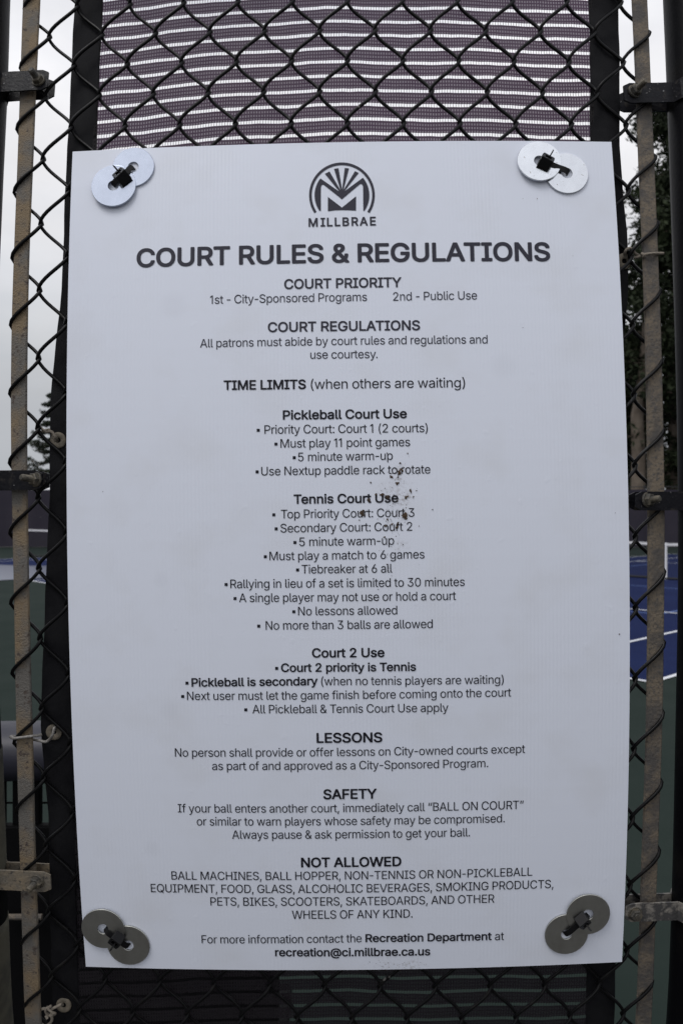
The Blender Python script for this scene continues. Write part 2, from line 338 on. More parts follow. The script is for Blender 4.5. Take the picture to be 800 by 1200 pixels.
# ------------------------------------------------------------------ far fence with windscreen
def far_fence(x0, y0, x1, y1, label, h=2.9):
    t = empty('windscreen_fence', (x0, y0, 0)); tag(t, label, 'fence', 'dark screened fences at the far end of the courts')
    d = Vector((x1 - x0, y1 - y0, 0)); n = max(2, round(d.length / 3.0)); u = d.normalized(); nn = Vector((-u.y, u.x, 0))
    for i in range(n + 1):
        p = Vector((x0, y0, 0)) + d * i / n; mb = MB(); mb.tube([p, p + Vector((0, 0, h + .06))], .04, 8); mb.build('post', M['black'], t)
    for i in range(n):
        a_ = Vector((x0, y0, 0)) + d * i / n + nn * -.06; b2 = Vector((x0, y0, 0)) + d * (i + 1) / n + nn * -.06
        v = []; f = []; k = 10
        for j in range(k + 1):
            p = a_.lerp(b2, j / k) + nn * .05 * math.sin(j * 1.9 + i * 2.1)
            v += [p + Vector((0, 0, .05)), p + Vector((0, 0, h - .12 - .02 * math.sin(j * math.pi / k)))]
        f = [(2 * j, 2 * j + 2, 2 * j + 3, 2 * j + 1) for j in range(k)]
        link_mesh('screen_panel', v, f, M['screen_far'], t, True)
    for z in (h, .08, h * .5):
        mb = MB(); mb.tube([Vector((x0, y0, z)), Vector((x1, y1, z))], .022, 6); mb.build('rail', M['black'], t)
far_fence(-33, 38, 2, 38, 'long dark screened fence behind the left courts, under the lone conifer')
far_fence(2.2, 38, 42, 38, 'long dark screened fence behind the blue court, in front of the big dark trees')

# ------------------------------------------------------------------ tennis nets
def tennis_net(a_, b2, label, name='tennis_net', cat='tennis net'):
    t = empty(name, a_); tag(t, label, cat, 'nets on the courts')
    n = 24; top = lambda s_: .915 + .15 * abs(s_ - .5) * 2
    v = []; f = []; uv = []
    for j in range(n + 1):
        p = a_.lerp(b2, j / n); v += [p + Vector((0, 0, .03)), p + Vector((0, 0, top(j / n)))]; uv += [(j / n * 12.8, 0), (j / n * 12.8, top(j / n))]
    f = [(2 * j, 2 * j + 2, 2 * j + 3, 2 * j + 1) for j in range(n)]
    link_mesh('netting', v, f, M['netting'], t, uvs=uv)
    mb = MB()
    for j in range(n):
        p, q_ = a_.lerp(b2, j / n), a_.lerp(b2, (j + 1) / n)
        w_ = E2 * .012; z0, z1 = top(j / n), top((j + 1) / n)
        V = [p - w_ + Vector((0, 0, z0 - .065)), p + w_ + Vector((0, 0, z0 - .065)), p + w_ + Vector((0, 0, z0)), p - w_ + Vector((0, 0, z0)),
             q_ - w_ + Vector((0, 0, z1 - .065)), q_ + w_ + Vector((0, 0, z1 - .065)), q_ + w_ + Vector((0, 0, z1)), q_ - w_ + Vector((0, 0, z1))]
        mb.add(V, [(0, 4, 5, 1), (1, 5, 6, 2), (2, 6, 7, 3), (3, 7, 4, 0)])
    mb.build('headband', M['white'], t)
    mid = a_.lerp(b2, .5); mb = MB(); o_ = -E2 * .018
    mb.add([mid + o_ - E1 * .03 + Vector((0, 0, .01)), mid + o_ + E1 * .03 + Vector((0, 0, .01)), mid + o_ + E1 * .03 + Vector((0, 0, .93)), mid + o_ - E1 * .03 + Vector((0, 0, .93)),
            mid - E1 * .03 + Vector((0, 0, .01)), mid + E1 * .03 + Vector((0, 0, .01)), mid + E1 * .03 + Vector((0, 0, .93)), mid - E1 * .03 + Vector((0, 0, .93))],
           [(0, 1, 2, 3), (4, 7, 6, 5), (0, 4, 5, 1), (2, 6, 7, 3), (1, 5, 6, 2), (0, 3, 7, 4)])
    mb.build('centre_strap', M['white'], t)
    mb = MB(); mb.tube([a_.lerp(b2, j / n) + Vector((0, 0, .035)) for j in range(n + 1)], .03, 6); mb.build('bottom_tape', M['net'], t)
    for p in (a_, b2):
        mb = MB(); mb.tube([p, p + Vector((0, 0, 1.07))], .045, 10); mb.tube([p + Vector((0, 0, 1.07)), p + Vector((0, 0, 1.09))], [.05, .02], 10); mb.build('net_post', M['black'], t)
net_ends = lambda o_: (o_ + E2 * 11.885 - E1 * .914, o_ + E2 * 11.885 + E1 * 11.884)
tennis_net(*net_ends(C0), 'tennis net with white tape and strap across the blue court on the right')
tennis_net(*net_ends(C0 + E1 * 14.6), 'tennis net with white tape far off on the second blue court, hidden behind the sign')
tennis_net(Vector((-12.1, 30, 0)), Vector((-5.4, 30.6, 0)), 'low portable net with white top tape in front of the left screened fence', 'portable_net', 'net')

# ------------------------------------------------------------------ trees
def clump(mb, c, r, n, leaf, rnd, flat=.7):
    for _ in range(n):
        while True:
            d = Vector((rnd.uniform(-1, 1), rnd.uniform(-1, 1), rnd.uniform(-1, 1)))
            if d.length < 1: break
        p = c + Vector((d.x * r, d.y * r, d.z * r * flat))
        a_ = Vector((rnd.gauss(0, 1), rnd.gauss(0, 1), rnd.gauss(0, 1))).normalized(); b2 = a_.orthogonal().normalized()
        b2 = (Matrix.Rotation(rnd.uniform(0, 6.28), 3, a_) @ b2); c2 = a_.cross(b2); s_ = leaf * rnd.uniform(.6, 1.4)
        k = len(mb.v); mb.v += [p - b2 * s_, p - c2 * s_ * .4, p + b2 * s_, p + c2 * s_ * .4]; mb.f.append((k, k + 1, k + 2, k + 3))
def big_tree(x, y, h, spread, label, seed, bare=.3, nl=60, lean=0.0, dens=60):
    rnd = random.Random(seed); t = empty('pine_tree', (x, y, 0)); tag(t, label, 'tree', 'tall dark trees behind the far fence')
    tr = MB(); base = Vector((x, y, 0))
    pts = [base + Vector((lean * (k / 8) ** 2 * h + rnd.uniform(-.15, .15), rnd.uniform(-.15, .15), h * .93 * k / 8)) for k in range(9)]
    tr.tube(pts, [.42 * (1 - .085 * k) * h / 20 + .03 for k in range(9)], 9)
    cr_ = MB()
    for i in range(nl):
        s_ = bare + (1 - bare) * (i + rnd.random()) / nl; k = min(7, int(s_ * 8)); p = pts[k].lerp(pts[k + 1], s_ * 8 - k)
        ang = rnd.uniform(0, 6.283); ln = spread * (1.05 - .75 * max(0, (s_ - bare) / (1 - bare)) ** 1.4) * rnd.uniform(.45, 1.1)
        d = Vector((math.cos(ang), math.sin(ang), rnd.uniform(-.05, .5)))
        q_ = p + d * ln; mid = p.lerp(q_, .5) + Vector((0, 0, rnd.uniform(-.1, .35)))
        tr.tube([p, mid, q_], [.09, .06, .025], 5)
        for c in range(5):
            u = .3 + .18 * c; pp = p.lerp(mid, u * 2) if u < .5 else mid.lerp(q_, u * 2 - 1)
            clump(cr_, pp + Vector((rnd.uniform(-.5, .5), rnd.uniform(-.5, .5), rnd.uniform(-.2, .5))), rnd.uniform(.5, 1.15), dens, .17, rnd)
    tr.build('trunk', M['bark'], t, True); cr_.build('crown', M['leaf'], t)
big_tree(19.3, 46, 27.0, 4.6, 'tallest dark tree beside the right fence post, crown starting low', 3, bare=.10, nl=100)
big_tree(16.3, 44, 20.0, 2.8, 'thinner tree with a bare crooked trunk between sign edge and right bar', 5, bare=.42, nl=36, lean=.05, dens=50)
big_tree(23.5, 45, 24.0, 4.6, 'broad dark tree just right of the tallest one', 8, bare=.12, nl=70)
big_tree(17.6, 49, 13.0, 3.4, 'low bushy dark tree filling the gap behind the crooked trunk', 11, bare=.08, nl=60)
big_tree(28.5, 47, 18.0, 4.2, 'outermost dark tree at the right end of the row', 14, bare=.2, nl=40)
# lone conifer on the left with tiered drooping branches
def conifer(x, y, h, label):
    rnd = random.Random(21); t = empty('conifer_tree', (x, y, 0)); tag(t, label, 'tree')
    tr = MB(); tr.tube([Vector((x, y, 0)), Vector((x, y, h * .6)), Vector((x, y, h))], [.22, .12, .02], 8)
    cr_ = MB()
    for k in range(17):
        z = h * (.12 + .86 * (k + rnd.uniform(-.35, .35)) / 16); ln = (h - z) * .36 + .25
        for j in range(7):
            a_ = j * .9 + k * 1.7 + rnd.uniform(-.2, .2); d = Vector((math.cos(a_), math.sin(a_), rnd.uniform(-.12, .3))); l2 = ln * rnd.choice((.35, .6, .85, 1.0, 1.25)) * rnd.uniform(.85, 1.15)
            p0 = Vector((x, y, z)); p1 = p0 + d * l2 * .6 + Vector((0, 0, -.18 * l2)); p2 = p0 + d * l2 + Vector((0, 0, -.05 * l2))
            tr.tube([p0, p1, p2], [.04, .03, .012], 4)
            for c in range(7):
                u = c / 6; pp = p0.lerp(p1, u / .6) if u < .6 else p1.lerp(p2, (u - .6) / .4)
                clump(cr_, pp, .16 + .1 * rnd.random(), 26, .075, rnd, .5)
    tr.build('trunk', M['bark'], t, True); cr_.build('crown', M['needle'], t)
conifer(-15.6, 43, 8.0, 'lone conifer with drooping tiered branches beyond the left fence')
rnd = random.Random(4)
for i, (x, lab) in enumerate(((-25.0, 'olive shrub above the far fence, left of the lone conifer'), (-20.4, 'olive shrub above the far fence, nearest the conifer on its left'), (-12.2, 'olive shrub above the far fence, right of the lone conifer'))):
    t = empty('shrub', (x, 42, 0)); tag(t, lab, 'shrub', 'olive shrubs along the far fence')
    st = MB(); lf = MB()
    for k in range(7):
        q_ = Vector((x + rnd.uniform(-2, 2), 42 + rnd.uniform(-.8, .8), rnd.uniform(2.0, 2.75))); st.tube([Vector((x, 42, 0)), q_], [.05, .02], 5)
        for c in range(5): clump(lf, q_ + Vector((rnd.uniform(-.7, .7), rnd.uniform(-.6, .6), rnd.uniform(-1.4, .35))), .6, 60, .1, rnd)
    st.build('stem', M['bark'], t); lf.build('foliage', M['hedge'], t)
t = empty('shed', (-15.2, 41, 0)); tag(t, 'small pale roofed shed showing just above the left far fence', 'shed')
mb = MB(); mb.box((-16.4, 40.2, 0), (-14.0, 41.8, 2.7)); mb.build('wall', M['screen_far'], t)
mb = MB(); mb.add([(-16.6, 40, 2.702), (-13.8, 40, 2.702), (-13.8, 42, 2.702), (-16.6, 42, 2.702), (-16.4, 41, 3.15), (-14.0, 41, 3.15)], [(0, 1, 5, 4), (2, 3, 4, 5), (1, 2, 5), (3, 0, 4), (3, 2, 1, 0)]); mb.build('roof', M['shed'], t)

# ------------------------------------------------------------------ bench behind the fence, lower left
def bench():
    Y = 1.62; k = (Y + .04) / F; X = lambda px: (px - 400) * k; Z = lambda py: EYE + (600 - py) * k
    x0, x1 = X(-150), X(330)
    t = empty('bench', (X(60), Y, 0)); tag(t, 'dark slatted bench back with rounded glossy top rail behind lower left bar', 'bench')
    mb = MB(); n = 22; zt, zb = Z(846), Z(912); r_ = (zt - zb) / 2; prof = []
    for j in range(n):
        a_ = 2 * math.pi * j / n; prof.append((Y + .05 + .075 * math.cos(a_), (zt + zb) / 2 + r_ * math.copysign(abs(math.sin(a_)) ** .8, math.sin(a_))))
    xs = [x0 + (x1 - x0) * i / 10 for i in range(11)]
    V = [(x, y, z - .008 * ((x - x1) / .8) ** 2) for x in xs for (y, z) in prof]
    mb.add(V, [(i * n + j, (i + 1) * n + j, (i + 1) * n + (j + 1) % n, i * n + (j + 1) % n) for i in range(10) for j in range(n)] + [tuple(range(n)), tuple(range(11 * n - 1, 10 * n - 1, -1))])
    mb.build('top_rail', M['bench'], t, True)
    for c in range(-3, 8):          # slats leave narrow gaps at 7-16 px and 49-58 px
        a_ = 16.5 + 42 * c; mb = MB(); mb.box((X(a_), Y + .03, Z(966)), (X(a_ + 32.5), Y + .05, Z(905)), .004); mb.build('slat', M['bench_black'], t)
    mb = MB(); mb.tube([(x0 + .01, Y + .056, Z(944)), (x1 - .01, Y + .056, Z(944))], .0022, 6); mb.build('rod', M['bench_black'], t)
    mb = MB(); mb.box((x0 + .005, Y + .02, Z(1420)), (x1 - .005, Y + .045, Z(964)), .004); mb.build('back_panel', M['bench_black'], t)
    mb = MB(); mb.box((x0 + .005, Y + .05, .42), (x1 - .005, Y + .48, .46), .01); mb.build('seat', M['bench_black'], t)
    for xx in (x0 + .06, x1 - .06):
        for yy in (Y + .0325, Y + .42):
            mb = MB(); mb.box((xx - .025, yy - .012, 0), (xx + .025, yy + .012, .42 if yy > Y + .1 else Z(1419)), .003); mb.build('leg', M['bench_black'], t)
    mb = MB(); mb.tube([(X(15), Y + .0, Z(1063)), (X(58), Y + .0, Z(1063))], .006, 8); mb.build('handle', M['bar_dark'], t)
bench()

# ------------------------------------------------------------------ the near fence
fence = empty('chain_link_fence', (0, D0 + .05, 0))
tag(fence, 'black chain link fence panel between two posts that carries the sign', 'fence')
OFF = .012
KX = [-0.0062, 0.33515, 0.00527, -0.00051, -0.00292, -0.00034, 0.00012, -0.00112, 0.00771, -0.00279]
KZ = [-0.00715, -0.00193, -0.57579, 0.00151, -0.00085, -0.0033, 0.00067, -0.00162, 0.00119, -0.00924]
def node(k, j):
    K = (k - 10.5) / 10.5; J = (j - 14.5) / 14.5; C = max(-1.1, min(1.1, K)); D = max(-1.08, min(1.08, J))
    x = KX[0] + KX[1] * K + KX[2] * J + KX[3] * C * C + KX[4] * C * D + KX[5] * D * D + KX[6] * C ** 3 + KX[7] * C * C * D + KX[8] * C * D * D + KX[9] * D ** 3
    z = KZ[0] + KZ[1] * K + KZ[2] * J + KZ[3] * C * C + KZ[4] * C * D + KZ[5] * D * D + KZ[6] * C ** 3 + KZ[7] * C * C * D + KZ[8] * C * D * D + KZ[9] * D ** 3
    return x, z
mb = MB(); rnd = random.Random(2); RW = .00208; AMP = .0049; NS = 9
for wv in range(-1, 22):
    pts = []
    j = -10 if wv % 2 == 0 else -11          # even half-columns meet on even rows
    side = 0
    jmax = 56
    jit = lambda: rnd.uniform(-.0006, .0006)
    while j < jmax:
        ka, kb = (wv, wv + 1) if side == 0 else (wv + 1, wv)
        xa, za = node(ka, j); xb, zb = node(kb, j + 1)
        ha = -1 if side == 0 else 1
        over = .0017
        if wv == -1: over_l = .0005
        xa += ha * over; xb -= ha * over
        # going down: row index grows; a stroke from upper right to lower left passes in front
        front = (side == 1)
        bow = rnd.uniform(-.0007, .0007)
        for i in range(NS):
            s_ = i / NS; f_ = .42 * s_ + .58 * (.5 - .5 * math.cos(math.pi * s_))
            y = AMP * (math.sin(math.pi * s_) ** .5 if s_ > 0 else 0) * (-1 if front else 1)
            pts.append(W(xa + (xb - xa) * f_, za + (zb - za) * s_ + bow * math.sin(math.pi * s_), OFF + y))
        side ^= 1; j += 1
    mb.tube(pts, RW, 7)
mb.build('mesh_fabric', M['wire'], fence, True)

def strip_bar(left, right, offc, th, m, name):
    fl, fr = curve_x(left, offc), curve_x(right, offc); mb = MB(); n = 60; V = []; ring = []
    bev = .0012
    for i in range(n + 1):
        z = ZBOT + .04 + (ZTOP - .04 - ZBOT - .04) * i / n; a_, b2 = fl(z), fr(z); h = th / 2
        V += [W(x, z, offc + y) for x, y in ((a_ + bev, -h), (b2 - bev, -h), (b2, -h + bev), (b2, h - bev), (b2 - bev, h), (a_ + bev, h), (a_, h - bev), (a_, -h + bev))]
    mb.add(V, [(i * 8 + j, i * 8 + (j + 1) % 8, (i + 1) * 8 + (j + 1) % 8, (i + 1) * 8 + j) for i in range(n) for j in range(8)] + [tuple(range(7, -1, -1)), tuple(n * 8 + j for j in range(8))])
    return mb.build(name, m, fence)
LB = [(0, 27, 47), (100, 24.5, 42.8), (175, 22, 40), (250, 19, 36.5), (300, 17, 34.5), (400, 14, 32.5), (500, 13.5, 32), (600, 15, 33), (700, 17.5, 34.8), (800, 19, 37), (900, 21, 40), (1000, 24, 42), (1100, 27, 46), (1200, 30, 48.5)]
RB = [(0, 740, 758), (100, 744, 761.5), (200, 747.5, 766), (300, 752, 770), (400, 755, 774), (500, 757, 776), (600, 758, 778), (700, 758, 777), (800, 757, 776), (900, 755, 773.5), (1000, 751, 769.5), (1100, 748, 766), (1200, 744.5, 762.5)]
o = strip_bar([(a_, b2) for a_, b2, c in LB], [(a_, c) for a_, b2, c in LB], OFF, .0045, M['bar'], 'tension_bar'); o['label'] = 'tan dusty tension bar on the left'
o = strip_bar([(a_, b2) for a_, b2, c in RB], [(a_, c) for a_, b2, c in RB], OFF, .0045, M['bar_dark'], 'tension_bar'); o['label'] = 'grey speckled tension bar on the right'

PR = .030
LP = [(0, 8), (100, 6.5), (120, 5), (250, -1), (400, -7), (560, -10), (700, -8), (900, 0), (1000, 3.5), (1100, 7), (1200, 11)]
RP = [(0, 780), (100, 783.5), (200, 787), (300, 790.5), (400, 793.5), (500, 796), (600, 797), (700, 797), (800, 795), (900, 793), (1000, 791), (1100, 788), (1200, 784)]
fpl, fpr = curve_x(LP, OFF), curve_x(RP, OFF)
def post(fx, sgn, z0, z1, r, m, name, parent=fence, n=50):
    mb = MB(); mb.tube([W(fx(z) + sgn * PR, z, OFF) for z in [z0 + (z1 - z0) * i / n for i in range(n + 1)]], r, 24); return mb.build(name, m, parent, True)
lp = post(fpl, -1, -EYE, 1.0, PR, M['post'], 'post'); rp = post(fpr, 1, -EYE, 1.0, PR, M['post'], 'post')
# flaked lower lengths of the left post, sleeves of bare metal a hair proud of the paint
for a_, b2 in ((1222, 1079), (1038, 880)):
    za, zb = P(5, a_, OFF)[1], P(5, b2, OFF)[1]; s_ = post(fpl, -1, za, zb, PR + .0008, M['post_bare'], 'bare_patch', lp, 12)
def cap(fx, sgn, parent):
    c = W(fx(1.0) + sgn * PR, 1.0, OFF); mb = MB(); n = 20
    prof = [(.034, -.02), (.034, .006), (.028, .018), (.016, .026), (.001, .029)]
    V = [c + Vector((r_ * math.cos(2 * math.pi * j / n), r_ * math.sin(2 * math.pi * j / n), h)) for r_, h in prof for j in range(n)]
    mb.add(V, [(i * n + j, i * n + (j + 1) % n, (i + 1) * n + (j + 1) % n, (i + 1) * n + j) for i in range(len(prof) - 1) for j in range(n)]); mb.build('cap', M['post'], parent, True)
cap(fpl, -1, lp); cap(fpr, 1, rp)

def band(fx, sgn, px_end, py0, py1, m, bolt_px, bolt_dir=(0, 0), label=None, tilt=0.0, shank=.016):
    """U-shaped strap round the post whose two leaves clamp the tension bar"""
    offF, offB, th = OFF - .0105, OFF + .0105, .0024
    xe, _ = P(px_end, (py0 + py1) / 2, offF); z1 = P(px_end, py0, offF)[1]; z0 = P(px_end, py1, offF)[1]
    zc = (z0 + z1) / 2; xc = fx(zc) + sgn * PR; rr = PR + th / 2 + .0006
    path = []
    for i in range(9):
        s_ = i / 8; path.append((xe + (xc - sgn * rr * .94 - xe) * s_, offF))
    for i in range(17):
        a_ = math.pi * (1.11 + 1.78 * i / 16)      # front side round the outside to the back
        path.append((xc + sgn * math.cos(a_) * rr, OFF + math.sin(a_) * rr) if True else 0)
    for i in range(9):
        s_ = i / 8; path.append((xc - sgn * rr * .94 + (xe - xc + sgn * rr * .94) * s_, offB))
    mb = MB(); V = []; n = len(path)
    def nrm(i):
        a_ = Vector(path[max(0, i - 1)]); b2 = Vector(path[min(n - 1, i + 1)]); d = (b2 - a_).normalized(); return Vector((d.y, -d.x))
    for i, (x, y) in enumerate(path):
        nv = nrm(i) * th / 2; dz = tilt * (x - xe)
        # rounded ends
        e_ = .0035 if i in (0, n - 1) else 0
        for (q_, zz) in ((1, z0 + e_), (1, z1 - e_), (-1, z1 - e_), (-1, z0 + e_)):
            V.append(W(x + nv.x * q_, zz + dz, y + nv.y * q_ + .0003 * math.sin(x * 260)))
    mb.add(V, [(i * 4 + j, i * 4 + (j + 1) % 4, (i + 1) * 4 + (j + 1) % 4, (i + 1) * 4 + j) for i in range(n - 1) for j in range(4)] + [(3, 2, 1, 0), tuple((n - 1) * 4 + j for j in range(4))])
    bo = mb.build('tension_band', m, fence)
    if label: bo['label'] = label
    # bolt: hexagonal nut, threaded shank
    bx, bz = P(bolt_px[0], bolt_px[1], offF); c = W(bx, bz, offF)
    ax = Vector((bolt_dir[0], -1, bolt_dir[1])).normalized(); u = ax.orthogonal().normalized(); v_ = ax.cross(u)
    mb = MB()
    def ringed(rads, n_, rot=0.0):
        V = []
        for (h, r_) in rads:
            for j in range(n_):
                a_ = 2 * math.pi * j / n_ + rot; V.append(c + ax * h + (u * math.cos(a_) + v_ * math.sin(a_)) * r_)
        k = len(rads)
        mb.add(V, [(i * n_ + j, i * n_ + (j + 1) % n_, (i + 1) * n_ + (j + 1) % n_, (i + 1) * n_ + j) for i in range(k - 1) for j in range(n_)] + [tuple((k - 1) * n_ + j for j in range(n_))])
    ringed([(0, .0085), (.0016, .0085), (.0022, .0080)], 16)
    ringed([(.001, .0072), (.0062, .0072), (.0072, .0060)], 6, .3)
    th_ = [(.005, .0040)]
    h = .006
    while h < shank: th_ += [(h, .0040), (h + .0006, .0034)]; h += .0012
    ringed(th_ + [(shank, .0034), (shank + .001, .0026)], 12)
    mb.build('bolt', M['bolt'], bo)
band(fpl, -1, 57, 82, 105, M['band'], (46, 95), (-.25, .35), 'black upper left tension band')
band(fpl, -1, 50, 551, 574, M['band'], (43, 562), (-.55, .1), 'black middle left tension band', shank=.02)
band(fpl, -1, 60, 1022, 1045, M['band_dusty'], (45, 1032), (-.35, -.25), 'tan dusty lower left tension band')
band(fpr, 1, 730, 98, 121, M['band'], (742, 108), (.45, .3), 'black chipped upper right tension band', .06, shank=.018)
band(fpr, 1, 744, 576, 598, M['band'], (757, 586), (.7, .1), 'black dusty middle right tension band')
band(fpr, 1, 732, 1059, 1080, M['band_worn'], (743, 1070), (.1, -.1), 'flaking grey lower right tension band', shank=.007)
# top and bottom rails of the panel, outside the picture
for z, nm in ((.97, 'rail'), (-1.62, 'rail')):
    mb = MB(); mb.tube([W(fpl(z) - .004 + (fpr(z) - fpl(z) + .008) * i / 8, z, OFF) for i in range(9)], .021, 14); mb.build(nm, M['post'], fence, True)

# ------------------------------------------------------------------ windscreen laced behind the mesh
WOFF = .0215
ws = empty('windscreen', (0, D0 + .1, 0)); tag(ws, 'dark striped woven windscreen with black hems hanging behind the chain link', 'windscreen')
HL = [(0, 87.5), (100, 84), (175, 79), (250, 76.5), (300, 75), (350, 72), (400, 66.5), (450, 61.5), (500, 58), (570, 59.5), (600, 58.5), (650, 56), (700, 54), (750, 51.5), (800, 49.5), (845, 48.3), (890, 50.7), (920, 55), (955, 57.7), (1000, 58.7), (1080, 60), (1200, 62)]
HLi = [(0, 120.5), (100, 116.5), (175, 112.5), (300, 110), (500, 96), (700, 90), (900, 88), (1000, 89), (1140, 92), (1200, 93)]
HRi = [(0, 690), (100, 691), (165, 691), (400, 692), (700, 694), (1000, 689), (1140, 686.5), (1200, 686.5)]
HR = [(0, 724.5), (100, 725), (165, 725.2), (200, 727), (250, 731), (290, 735), (320, 737), (360, 735), (400, 730), (450, 726), (600, 728), (900, 726), (1060, 723), (1140, 720), (1200, 720)]
gL, gLi, gRi, gR = (curve_x(h, WOFF) for h in (HL, HLi, HRi, HR))
def hem(fa, fb, name):
    n = 110; V = []; th = .0011
    for i in range(n + 1):
        z = ZBOT + .1 + (ZTOP - .1 - ZBOT - .1) * i / n; a_, b2 = fa(z), fb(z)
        bulge = lambda s_: .0012 * math.sin(s_ * 7 + z * 31) + .001 * math.sin(z * 83 + s_ * 3)
        V += [W(a_, z, WOFF - th + bulge(0)), W(a_ * .97 + b2 * .03, z, WOFF - th * 1.5 + bulge(0)), W((a_ + b2) / 2, z, WOFF - th + bulge(.5)), W(a_ * .03 + b2 * .97, z, WOFF - th * 1.3 + bulge(1)), W(b2, z, WOFF - th * .6 + bulge(1)),
              W(b2, z, WOFF + th + bulge(1)), W((a_ + b2) / 2, z, WOFF + th + bulge(.5)), W(a_, z, WOFF + th + bulge(0))]
    f = [(i * 8 + j, i * 8 + (j + 1) % 8, (i + 1) * 8 + (j + 1) % 8, (i + 1) * 8 + j) for i in range(n) for j in range(8)] + [tuple(range(7, -1, -1)), tuple(n * 8 + j for j in range(8))]
    return link_mesh(name, V, f, M['hem'], ws, True)
hem(gL, gLi, 'hem'); hem(gRi, gR, 'hem')
nz_, nx_ = 120, 48; V = []; UV = []
for i in range(nz_ + 1):
    z = ZBOT + .1 + (ZTOP - .1 - ZBOT - .1) * i / nz_; xa, xb = gLi(z) - .004, gRi(z) + .004
    for j in range(nx_ + 1):
        s_ = j / nx_; x = xa + (xb - xa) * s_
        V.append(W(x, z, WOFF + .0012 * math.sin(x * 40 + z * 9)))
        drop = .0150 * (max(0, -x) / .27) ** 1.7 + .002 * max(0, x) / .3
        UV.append((x, z + drop))
FC = [(i * (nx_ + 1) + j, i * (nx_ + 1) + j + 1, (i + 1) * (nx_ + 1) + j + 1, (i + 1) * (nx_ + 1) + j) for i in range(nz_) for j in range(nx_)]
zs = P(400, 57.0, WOFF)[1]; sh = .0187 * .5 - zs % .0187
UV = [(u, v + sh) for u, v in UV]
link_mesh('woven_panel', V, FC, M['weave'], ws, True, UV)
def torus(mb, c, ax, R_, r_, n=24, k=8, flat=1.0):
    ax = Vector(ax).normalized(); u = ax.orthogonal().normalized(); v_ = ax.cross(u); V = []
    for i in range(n):
        a_ = 2 * math.pi * i / n; d = u * math.cos(a_) + v_ * math.sin(a_)
        for j in range(k):
            b2 = 2 * math.pi * j / k; V.append(c + d * (R_ + r_ * math.cos(b2)) + ax * r_ * flat * math.sin(b2))
    mb.add(V, [(i * k + j, ((i + 1) % n) * k + j, ((i + 1) % n) * k + (j + 1) % k, i * k + (j + 1) % k) for i in range(n) for j in range(k)])
GR = []
for px, py in ((68.5, 516), (63.5, 858), (75, 1178), (731, 306)):
    x, z = P(px, py, WOFF - .003); c = W(x, z, WOFF - .0028); mb = MB(); torus(mb, c, (0, 1, .05), .0060, .0034, 26, 10, .32); mb.build('grommet', M['grommet'], ws, True); GR.append((x, z))

# ties that lace the windscreen to the fence
def spline(pts, n=8):
    pts = [Vector(p) for p in pts]; q_ = [pts[0]] + pts + [pts[-1]]; out_ = []
    for i in range(1, len(q_) - 2):
        for k in range(n):
            t_ = k / n; p0, p1, p2, p3 = q_[i - 1:i + 3]
            out_.append(.5 * ((2 * p1) + (p2 - p0) * t_ + (2 * p0 - 5 * p1 + 4 * p2 - p3) * t_ ** 2 + (3 * p1 - p0 - 3 * p2 + p3) * t_ ** 3))
    return out_ + [pts[-1]]
def PP(px, py, off): x, z = P(px, py, off); return W(x, z, off)
def tie(name, paths, r_, m, label, cat):
    mb = MB()
    for p in paths: mb.tube(spline([PP(*q_) for q_ in p]), r_, 8)
    o = mb.build(name, m, None, True); tag(o, label, cat, 'ties that lace the windscreen to the fence'); return o
tie('cord_tie', [[(68.5, 517, .024), (66, 513, .014), (61, 506, .013), (54, 506, .016), (45, 499, .019), (43, 503, .012)], [(43, 503, .012), (49, 506, .0175), (58, 504, .018), (65, 515, .017), (68.5, 517, .024)]], .0016, M['cord'], 'tan cord tied from the uppermost left grommet to a mesh knot', 'cord')
tie('wire_tie', [[(66, 856, .024), (64, 853, .012), (61.5, 862, .009), (55, 869, .010), (47, 868, .013), (40, 866.5, .0175), (30, 865, .018), (20, 863.5, .0165), (13, 863, .012), (17, 865, .0065), (27, 864, .006), (34, 863, .0075), (44, 862, .012), (49, 861, .016)]], .0017, M['tie_wire'], 'grey wire hooked from a left grommet round the tan bar', 'wire')
tie('cord_tie', [[(75, 1178, .025), (72, 1177, .013), (66, 1180, .011), (58, 1183, .011), (52, 1182, .012), (46, 1184, .0175)], [(55, 1180, .009), (61, 1186, .009), (65, 1188, .011), (58, 1190, .012), (54, 1184, .011), (60, 1179, .009)], [(60, 1188, .012), (61, 1196, .012), (55, 1202, .014), (48, 1200, .017)], [(54, 1190, .010), (56, 1194, .0085)]], .0017, M['cord'], 'knotted pale cord at the lowest left grommet beside the tan bar', 'cord')
tie('cord_tie', [[(731, 306, .024), (732, 295, .013), (738, 291, .011), (745, 298, .013), (752, 300, .0175), (762, 299, .018), (772, 297, .0165), (776, 297, .011), (765, 297, .0065), (756, 298, .0065), (748, 301, .011), (742, 302, .014)], [(753, 301, .0075), (754, 299, .005), (751, 297, .0075)]], .0017, M['cord'], 'pale cord wound round the grey bar on the right of the sign', 'cord')

